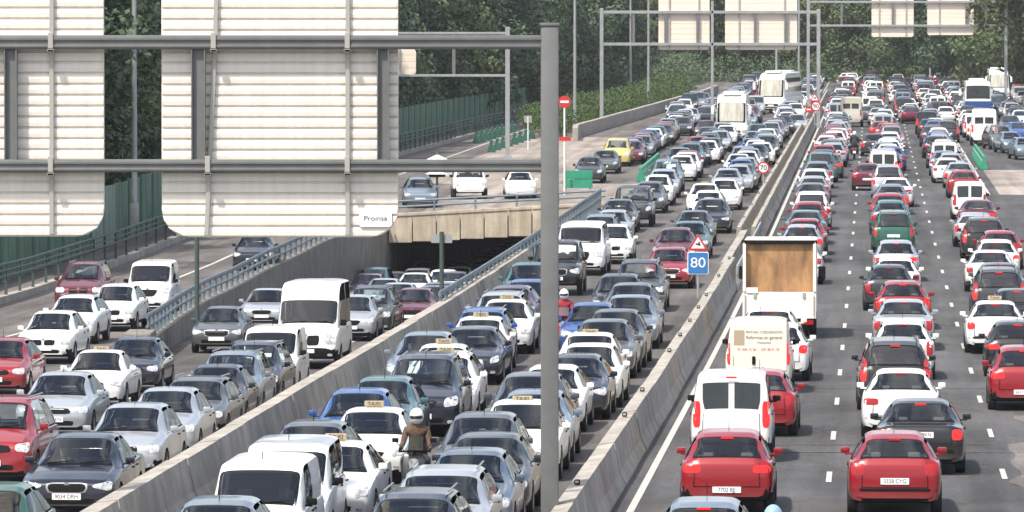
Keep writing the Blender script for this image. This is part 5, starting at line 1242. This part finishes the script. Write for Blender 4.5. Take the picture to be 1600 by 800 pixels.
print('DROPPED near coaches', [(round(proj(W(p[0], p[1], 1))[0]), round(proj(W(p[0], p[1], 1))[1]), p[4], p[3]) for p in drop])
placed = [p for p in placed if p not in drop]
# close up the queues in the middle distance
for ln in 'ABCMNUVO':
    v0 = {'U': -16.3, 'V': -20.6}.get(ln) or LAT[ln]; a, b = {'U': (205, 345), 'V': (262, 345), 'N': (300, 480), 'M': (330, 480), 'O': (352, 478)}.get(ln, (330, 480)); d = a
    while d < b:
        Lc = 4.0; v = v0 + rf.uniform(-.3, .3)
        if all(abs(v - q[0]) > 1.85 or abs(d - q[1]) > (Lc + q[2]) / 2 + .7 for q in placed) and all(abs(v - x_) > 2.3 or abs(d - y_) > (Lc + l_) / 2 + .8 for x_, y_, l_ in FIX):
            placed.append([v, d, 3.95, Hb, rf.choice(pal), ln, '', zg if ln in 'UV' else no_surf]); d += 4
        d += .8
# labels: look first, then the lane, then the place among the look-alikes of that lane
placed.sort(key=lambda p: p[1])
plain = [p for p in placed if 'T' not in p[6] and p[3] not in (Sv, Va, Mb)]
REST = plain[292:]; placed = [p for p in placed if not any(p is q for q in REST)]
tot = {}
def look(p):
    if 'T' in p[6]: return 'white taxi %s with roof sign' % p[3]
    return '%s %s' % ('cream' if p[4] == 'sand' else p[4], {'small van': 'compact van', 'van': 'high-roofed van', 'minibus': 'minibus van'}.get(p[3], p[3]))
for p in placed: k = (look(p), p[5]); tot[k] = tot.get(k, 0) + 1
seen = {}; nveh = 0
for i, p in enumerate(placed):
    v, d, L_, ty, colr, lane, opt, surf = p
    k = (look(p), lane); n_ = seen.get(k, 0); seen[k] = n_ + 1
    if tot[k] == 1: lab = 'only %s on the %s' % (k[0], LANES[lane][1])
    elif n_ == 0: lab = 'nearest %s on the %s' % (k[0], LANES[lane][1])
    else: lab = '%s nearest %s on the %s' % (ordn(n_), k[0], LANES[lane][1])
    lod = 0 if d < 235 else (1 if d < 400 else 2)
    var = int(opt) if opt in ('0', '1', '2') else None
    if lod == 2 and var is None: var = i % 2
    yaw = random.uniform(-.012, .012)
    if lane == 'D': yaw += .10
    if lane == 'X' and d > 200: yaw += .03
    if lane in 'EG' and d < 420 and lane == 'E': yaw += .15
    o = vehicle(ty, colr, v, d, LANES[lane][0], lod, surf, 'T' in opt, yaw, 0 if opt == 'ad' else var, i)
    tag(o, lab, 'taxi' if 'T' in opt else ('van' if ty in (Sv, Va, Mb) else 'car'), ('oncoming' if LANES[lane][0] == 'front' else 'departing') + ' vehicles in the traffic jam')
    nveh += 1
    if LANES[lane][0] == 'rear' and random.random() < .4:      # standing on the brakes
        for ch in o.children:
            if ch.name.startswith('tail_light') or ch.name.startswith('brake_light'): ch.material_slots[0].link = 'OBJECT'; ch.material_slots[0].material = MATS['brake_lit']
    if opt == 'ad':
        hL = TYPES[ty]['L'] / 2
        bm = bmesh.new(); box(bm, (0, hL - .008, 1.14), (1.40, .05, 1.16), .02); dr = finish('rear_door', bm, 'paint_cream', o)
        for ch in list(o.children):
            if ch.name.startswith('rear_window') or ch.name.startswith('brake_light'):
                bpy.data.objects.remove(ch)
            elif ch.name.startswith('tail_light'): ch.location.x += .0; ch.material_slots[0].link = 'OBJECT'; ch.material_slots[0].material = MATS['brake_lit']
        Mx = Matrix.Rotation(R(180), 4, 'Z') @ FACE_CAM
        for s_, z_, sz, m_ in (('PINTURA Y DECORACION', 1.50, .085, 'ink'), ('Reformas en general', 1.37, .12, 'ink'), ('Presupuestos', 1.25, .07, 'ink'), ('91 304 15 26  -  629 38 41 50', 1.08, .095, 'sign_red')):
            text('lettering', s_, sz, m_, dr, Matrix.Translation((-.14 if z_ > 1.1 else 0, hL + .0195, z_)) @ Mx, .001, .9)
        bm = bmesh.new(); box(bm, (.48, hL + .019, 1.37), (.26, .006, .36)); finish('picture', bm, 'cloth_beige', dr)
        bm = bmesh.new(); box(bm, (.12, hL + .03, .82), (.08, .03, .2), .01); finish('door_handle', bm, 'black_trim', dr)
        o['label'] = 'cream panel van with printed lettering and phone numbers across its rear door'
print('VEHICLES', nveh)
for p in placed:
    if p[5] in 'UVXD':
        print(p[5], p[4], p[3], 'v %.1f d %.1f' % (p[0], p[1]), 'wall %.1f' % v_left(p[1]))
# the cars too far to tell apart, past the nearest three hundred: one object
ML = []; MI = {}; RAW = {}; AV = []; AL = []; AS = []; AT = []; AM = []; nv_ = nl_ = 0
def mi_of(m):
    if m.name not in MI: MI[m.name] = len(ML); ML.append(m)
    return MI[m.name]
def raw(me):
    if me.name not in RAW:
        co = np.empty(len(me.vertices) * 3); me.vertices.foreach_get('co', co); li = np.empty(len(me.loops), dtype=np.int32); me.loops.foreach_get('vertex_index', li)
        n = len(me.polygons); st = np.empty(n, dtype=np.int32); tt = np.empty(n, dtype=np.int32); mi = np.empty(n, dtype=np.int32)
        me.polygons.foreach_get('loop_start', st); me.polygons.foreach_get('loop_total', tt); me.polygons.foreach_get('material_index', mi)
        RAW[me.name] = (co.reshape(-1, 3), li, st, tt, mi)
    return RAW[me.name]
for k_, p in enumerate(REST):
    v, d, L_, ty, colr, lane, opt, surf = p; front = LANES[lane][0] == 'front'
    M = Matrix.Translation(W(v, d, 0, surf)) @ Matrix.Rotation(HD + (0 if front else math.pi), 4, 'Z')
    if (ty, k_ % 2) not in PROTO: PROTO[(ty, k_ % 2)] = prototype(ty, k_ % 2)
    for nm_, me, lc, painted, level, ch in PROTO[(ty, k_ % 2)]:
        if level in (1, 3) or nm_ == 'number_plate': continue
        co, li, st, tt, mi = raw(me); X = np.array(M @ Matrix.Translation(lc))
        ids = np.array([mi_of(paint(colr) if painted and q == 0 else (MATS['glass'] if me.materials[q].name.startswith('glass_') else me.materials[q])) for q in range(len(me.materials))])
        AV.append(co @ X[:3, :3].T + X[:3, 3]); AL.append(li + nv_); AS.append(st + nl_); AT.append(tt); AM.append(ids[np.minimum(mi, len(ids) - 1)])
        nv_ += len(co); nl_ += len(li)
me = bpy.data.meshes.new('distant_cars'); V_ = np.concatenate(AV).astype(np.float32); L_a = np.concatenate(AL).astype(np.int32); S_ = np.concatenate(AS).astype(np.int32)
me.vertices.add(len(V_)); me.vertices.foreach_set('co', V_.ravel()); me.loops.add(len(L_a)); me.loops.foreach_set('vertex_index', L_a)
me.polygons.add(len(S_)); me.polygons.foreach_set('loop_start', S_); me.polygons.foreach_set('loop_total', np.concatenate(AT).astype(np.int32)); me.polygons.foreach_set('material_index', np.concatenate(AM).astype(np.int32))
me.polygons.foreach_set('use_smooth', np.ones(len(S_), dtype=bool)); me.update()
for m in ML: me.materials.append(m)
tag(link(bpy.data.objects.new('distant_cars', me)), 'mass of tiny distant cars filling the lanes up to the wood', 'distant traffic', kind='stuff')
print('REST', len(REST))
# --- coaches
def coach(pos, colr, face, label, sc=1.0, stripe=None, yaw=0):
    o = vehicle('coach', colr, pos[0], pos[1], face, 0, no_surf, False, yaw, 0, 0); o.scale = (sc, 1, sc)
    tag(o, label, 'coach', 'coaches in the jam')
    hL = TYPES['coach']['L'] / 2
    bm = bmesh.new(); box(bm, (0, -hL + 2.2, 3.47), (1.3, 1.8, .2), .07); box(bm, (0, 2.6, 3.46), (1.5, 2.4, .18), .07); finish('roof_vent', bm, 'plate_white', o)
    if stripe:
        bm = bmesh.new(); box(bm, (0, hL + .008, 1.45), (2.30, .05, .55), .02); box(bm, (1.275, 0, 1.3), (.02, 10.8, .5)); box(bm, (-1.275, 0, 1.3), (.02, 10.8, .5)); finish('blue_band', bm, stripe, o)
    return o
coach(coachN, 'white', 'front', 'nearer white coach facing us with large pale windscreen, in the oncoming lanes', 1.0)
coach(coachF, 'white', 'front', 'farther and taller white coach facing us, seen from its front and side', 1.10, None, -.13)
coach(busR, 'white', 'rear', 'white coach seen from behind with a black rear window and a blue band', 1.0, 'paint_blue')
coach(coachT, 'white', 'front', 'distant white coach behind the blue-banded one at the top right', .95)
v, d = solve(1452, 122, 2.6, no_surf)
# --- box lorry with an open back
d = truck[1]; v = truck[0]; o = empty('lorry', W(v, d, 0, no_surf), HD + math.pi)
hL = 3.0; bw, z0, z1, zr = 1.07, .72, 2.78, 1.5
# box: floor, sides, roof, front wall (all real plates); local rear is +Y
for nm, c, s_, m_ in (('box_floor', (0, .6, z0), (bw * 2, 4.4, .12), 'panel_cream'), ('box_side', (bw - .025, .6, (z0 + z1) / 2 + .06), (.05, 4.4, z1 - z0 - .0), 'panel_cream'), ('box_side', (-bw + .025, .6, (z0 + z1) / 2 + .06), (.05, 4.4, z1 - z0), 'panel_cream'),
                      ('roof_frame', (0, 2.74, z1 + .06), (bw * 2 + .08, .12, .10), 'black_trim'), ('tailboard', (0, 2.83, .98), (bw * 2 + .02, .06, .78), 'panel_cream'), ('cargo_board', (0, 2.66, (z1 + .7) / 2 ), (bw * 2 - .11, .04, z1 - .72), 'plywood')):
    bm = bmesh.new(); box(bm, c, s_, .01); finish(nm, bm, m_, o)
bm = bmesh.new(); box(bm, (0, -1.58, 1.75), (bw * 2 - .11, .05, z1 - z0 - .1)); box(bm, (0, .5, z1 + .06), (bw * 2 - .06, 4.1, .05)); finish('box_shell', bm, 'panel_cream', o)
for sx in (-1, 1):
    bm = bmesh.new(); box(bm, (sx * (bw - .04), 2.86, 2.08), (.09, .07, 1.4), .01); finish('corner_post', bm, 'panel_cream', o)
    bm = bmesh.new(); box(bm, (sx * .82, 2.8, .48), (.36, .06, .15), .02); finish('tail_light', bm, 'lamp_red', o)
    for yy in (1.75,):
        wm_ = wheel_mesh(.40, sx); q = link(bpy.data.objects.new('wheel', wm_), o); q.location = (sx * 1.08, yy, .40); link(bpy.data.objects.new('rim', rim_mesh(.40, sx)), q)
        q = link(bpy.data.objects.new('wheel', wm_), o); q.location = (sx * .84, yy, .40)
    q = link(bpy.data.objects.new('wheel', wm_), o); q.location = (sx * .98, -2.2, .40); link(bpy.data.objects.new('rim', rim_mesh(.40, sx)), q)
    bm = bmesh.new(); box(bm, (sx * 1.2, -2.35, 1.75), (.22, .1, .4), .04); tube(bm, (sx * .9, -2.4, 1.9), (sx * 1.15, -2.36, 1.9), .02); finish('mirror', bm, 'black_trim', o)
bm = bmesh.new(); box(bm, (0, .1, .72), (.8, 5.0, .2), .02); box(bm, (0, 2.78, .55), (2.0, .08, .12), .02); finish('chassis', bm, 'black_trim', o)
bm = bmesh.new(); prism(bm, [(-3.25, .45), (-3.3, 1.15), (-2.95, 1.35), (-2.6, 2.1), (-1.75, 2.2), (-1.68, .6)], -1.0, 1.0)
bmesh.ops.rotate(bm, verts=bm.verts, cent=(0, 0, 0), matrix=Matrix.Rotation(R(90), 3, 'Z')); bmesh.ops.bevel(bm, geom=list(bm.edges), offset=.06, segments=2, affect='EDGES'); cab = finish('cab', bm, 'panel_cream', o, 35)
bm = bmesh.new(); box(bm, (0, -2.81, 1.73), (1.75, .03, .66), .01, Matrix.Rotation(R(-25), 3, 'X')); finish('windscreen', bm, 'glass', cab)
bm = bmesh.new(); box(bm, (0, 2.87, .72), (.5, .012, .12)); finish('number_plate', bm, 'plate_white', o)
for sx in (-.72, .72):
    bm = bmesh.new(); box(bm, (sx, 2.875, 1.28), (.09, .03, .16), .008); box(bm, (sx, 2.885, 1.22), (.05, .03, .05)); finish('latch', bm, 'bracket_grey', o)
for sx in (-1, 1): bm = bmesh.new(); tube(bm, (sx * (bw - .06), 2.9, .66), (sx * (bw - .06), 2.9, 1.3), .014, n=6); finish('hinge_bar', bm, 'bracket_grey', o)
bm = bmesh.new(); box(bm, (.80, 2.885, 1.42), (.34, .02, .16), .01); finish('sticker', bm, 'plate_white', o)
tag(o, 'white box lorry with an open back showing a brown plywood sheet', 'lorry')
# --- scooters and their riders
def skin_body(name, pts, edges, rad, parent, m, sub=2):
    me = bpy.data.meshes.new(name); me.from_pydata(pts, edges, []); o = bpy.data.objects.new(name, me); COL.objects.link(o)
    o.modifiers.new('s', 'SKIN'); 
    for i, r_ in enumerate(rad): me.skin_vertices[0].data[i].radius = (r_, r_)
    me.skin_vertices[0].data[0].use_root = True
    u = o.modifiers.new('u', 'SUBSURF'); u.levels = sub
    bpy.context.view_layer.update(); dg = bpy.context.evaluated_depsgraph_get(); m2 = bpy.data.meshes.new_from_object(o.evaluated_get(dg)); bpy.data.objects.remove(o)
    m2.materials.clear(); m2.materials.append(MATS[m]); m2.materials.append(MATS['cloth_dark']); m2.materials.append(MATS['skin'])
    for pf in m2.polygons: pf.material_index = 1 if (pf.center.z < .97 or pf.center.y < -.30) else (2 if pf.center.z > 1.62 else 0)
    m2.polygons.foreach_set('use_smooth', [True] * len(m2.polygons)); m2.name = name
    return link(bpy.data.objects.new(name, m2), parent)
def scooter(v, d, face, jacket, helmet, body_m, lab_s, lab_p):
    rz = HD + (0 if face == 'front' else math.pi); s = empty('scooter', W(v, d, 0, no_surf), rz)
    for nm, y in (('front', -.66), ('rear', .62)):
        me = wheel_mesh(.25, 1); q = link(bpy.data.objects.new('wheel', me), s); q.location = (.08, y, .25); q.scale = (.7, 1, 1)
    bm = bmesh.new(); prism(bm, [(-.25, .28), (.75, .34), (.92, .62), (.80, .80), (.1, .78), (-.02, .40), (-.34, .42)], -.19, .19)
    bmesh.ops.rotate(bm, verts=bm.verts, cent=(0, 0, 0), matrix=Matrix.Rotation(R(90), 3, 'Z')); bmesh.ops.bevel(bm, geom=list(bm.edges), offset=.05, segments=2, affect='EDGES'); finish('frame_body', bm, body_m, s, 40)
    bm = bmesh.new(); box(bm, (0, -.48, .66), (.42, .14, .72), .06, Matrix.Rotation(R(-18), 3, 'X')); finish('leg_shield', bm, body_m, s, 40)
    bm = bmesh.new(); box(bm, (0, .38, .83), (.3, .8, .1), .04); finish('seat', bm, 'black_trim', s, 40)
    bm = bmesh.new(); tube(bm, (-.30, -.36, 1.06), (.30, -.36, 1.06), .018); tube(bm, (0, -.36, 1.06), (0, -.64, .3), .03); finish('handlebar', bm, 'black_trim', s)
    bm = bmesh.new(); disc(bm, (0, -.58, .86), .09, .05, 18); finish('headlight', bm, 'lamp_clear', s)
    bm = bmesh.new(); box(bm, (0, .93, .66), (.2, .04, .08), .01); finish('tail_light', bm, 'lamp_red', s)
    bm = bmesh.new(); box(bm, (0, .96, .48), (.2, .012, .16)); finish('number_plate', bm, 'plate_white', s)
    bm = bmesh.new(); box(bm, (0, -.50, 1.22), (.34, .012, .26), .005, Matrix.Rotation(R(-22), 3, 'X')); finish('windshield', bm, 'glass_clear', s)
    for sx in (-1, 1): bm = bmesh.new(); tube(bm, (sx * .2, -.37, 1.08), (sx * .33, -.42, 1.24), .008, n=6); box(bm, (sx * .35, -.42, 1.27), (.12, .03, .08), .012); finish('mirror', bm, 'black_trim', s)
    tag(s, lab_s, 'scooter', 'scooters between the lanes')
    p = empty('person', W(v, d, 0, no_surf), rz)
    pts = [(0, .28, .92), (0, .24, 1.12), (0, .18, 1.36), (0, .15, 1.47), (0, .13, 1.54), (0, .12, 1.66)]; rad = [.165, .16, .175, .125, .085, .085]; ed = [(0, 1), (1, 2), (2, 3), (3, 4), (4, 5)]
    for sx in (-1, 1):
        b_ = len(pts); pts += [(sx * .19, .17, 1.42), (sx * .25, .05, 1.18), (sx * .27, -.22, 1.10), (sx * .27, -.36, 1.09)]; rad += [.075, .055, .040, .035]; ed += [(3, b_), (b_, b_ + 1), (b_ + 1, b_ + 2), (b_ + 2, b_ + 3)]
        b_ = len(pts); pts += [(sx * .12, .22, .88), (sx * .22, -.16, .90), (sx * .20, -.16, .50), (sx * .20, -.20, .34), (sx * .20, -.34, .32)]; rad += [.10, .075, .055, .045, .04]; ed += [(0, b_), (b_, b_ + 1), (b_ + 1, b_ + 2), (b_ + 2, b_ + 3), (b_ + 3, b_ + 4)]
    skin_body('clothed_body', pts, ed, rad, p, jacket)
    bm = bmesh.new(); q = bmesh.ops.create_uvsphere(bm, u_segments=20, v_segments=14, radius=.145); bmesh.ops.scale(bm, vec=(.92, 1.05, 1.08), verts=q['verts']); bmesh.ops.translate(bm, verts=q['verts'], vec=(0, .10, 1.68)); h = finish('helmet', bm, helmet, p, 60)
    bm = bmesh.new(); q = bmesh.ops.create_uvsphere(bm, u_segments=20, v_segments=14, radius=.148); bmesh.ops.scale(bm, vec=(.84, .62, .38), verts=q['verts']); bmesh.ops.translate(bm, verts=q['verts'], vec=(0, .03, 1.67)); finish('visor', bm, 'glass', h, 60)
    tag(p, lab_p, 'person', 'riders on scooters')
def sc_at(px, py, h=1.82): return solve(px, py, h, no_surf)
for px, py, face, jk, he, bo, ls, lp in ((650, 639, 'front', 'cloth_brown', 'helmet_white', 'paint_dark_grey', 'dark scooter squeezing between the taxi and the navy people carrier', 'rider in a brown jacket and pale helmet right of the white taxi'),
    (881, 452, 'front', 'cloth_red', 'helmet_white', 'paint_red', 'red scooter half hidden by the thick foreground post', 'rider in dark red half hidden by the thick foreground post'),
    (1335, 205, 'rear', 'cloth_dark', 'helmet_white', 'paint_black', 'black scooter seen from behind between the two left departing lanes, far up', 'rider in black seen from behind, far up between the left departing lanes'),
    (1209, 789, 'rear', 'cloth_dark', 'helmet_blue', 'paint_black', 'black scooter at the bottom edge beside the red hatchback', 'rider whose pale blue helmet just shows at the bottom edge')):
    v, d = sc_at(px, py); scooter(v, d, face, jk, he, bo, ls, lp)
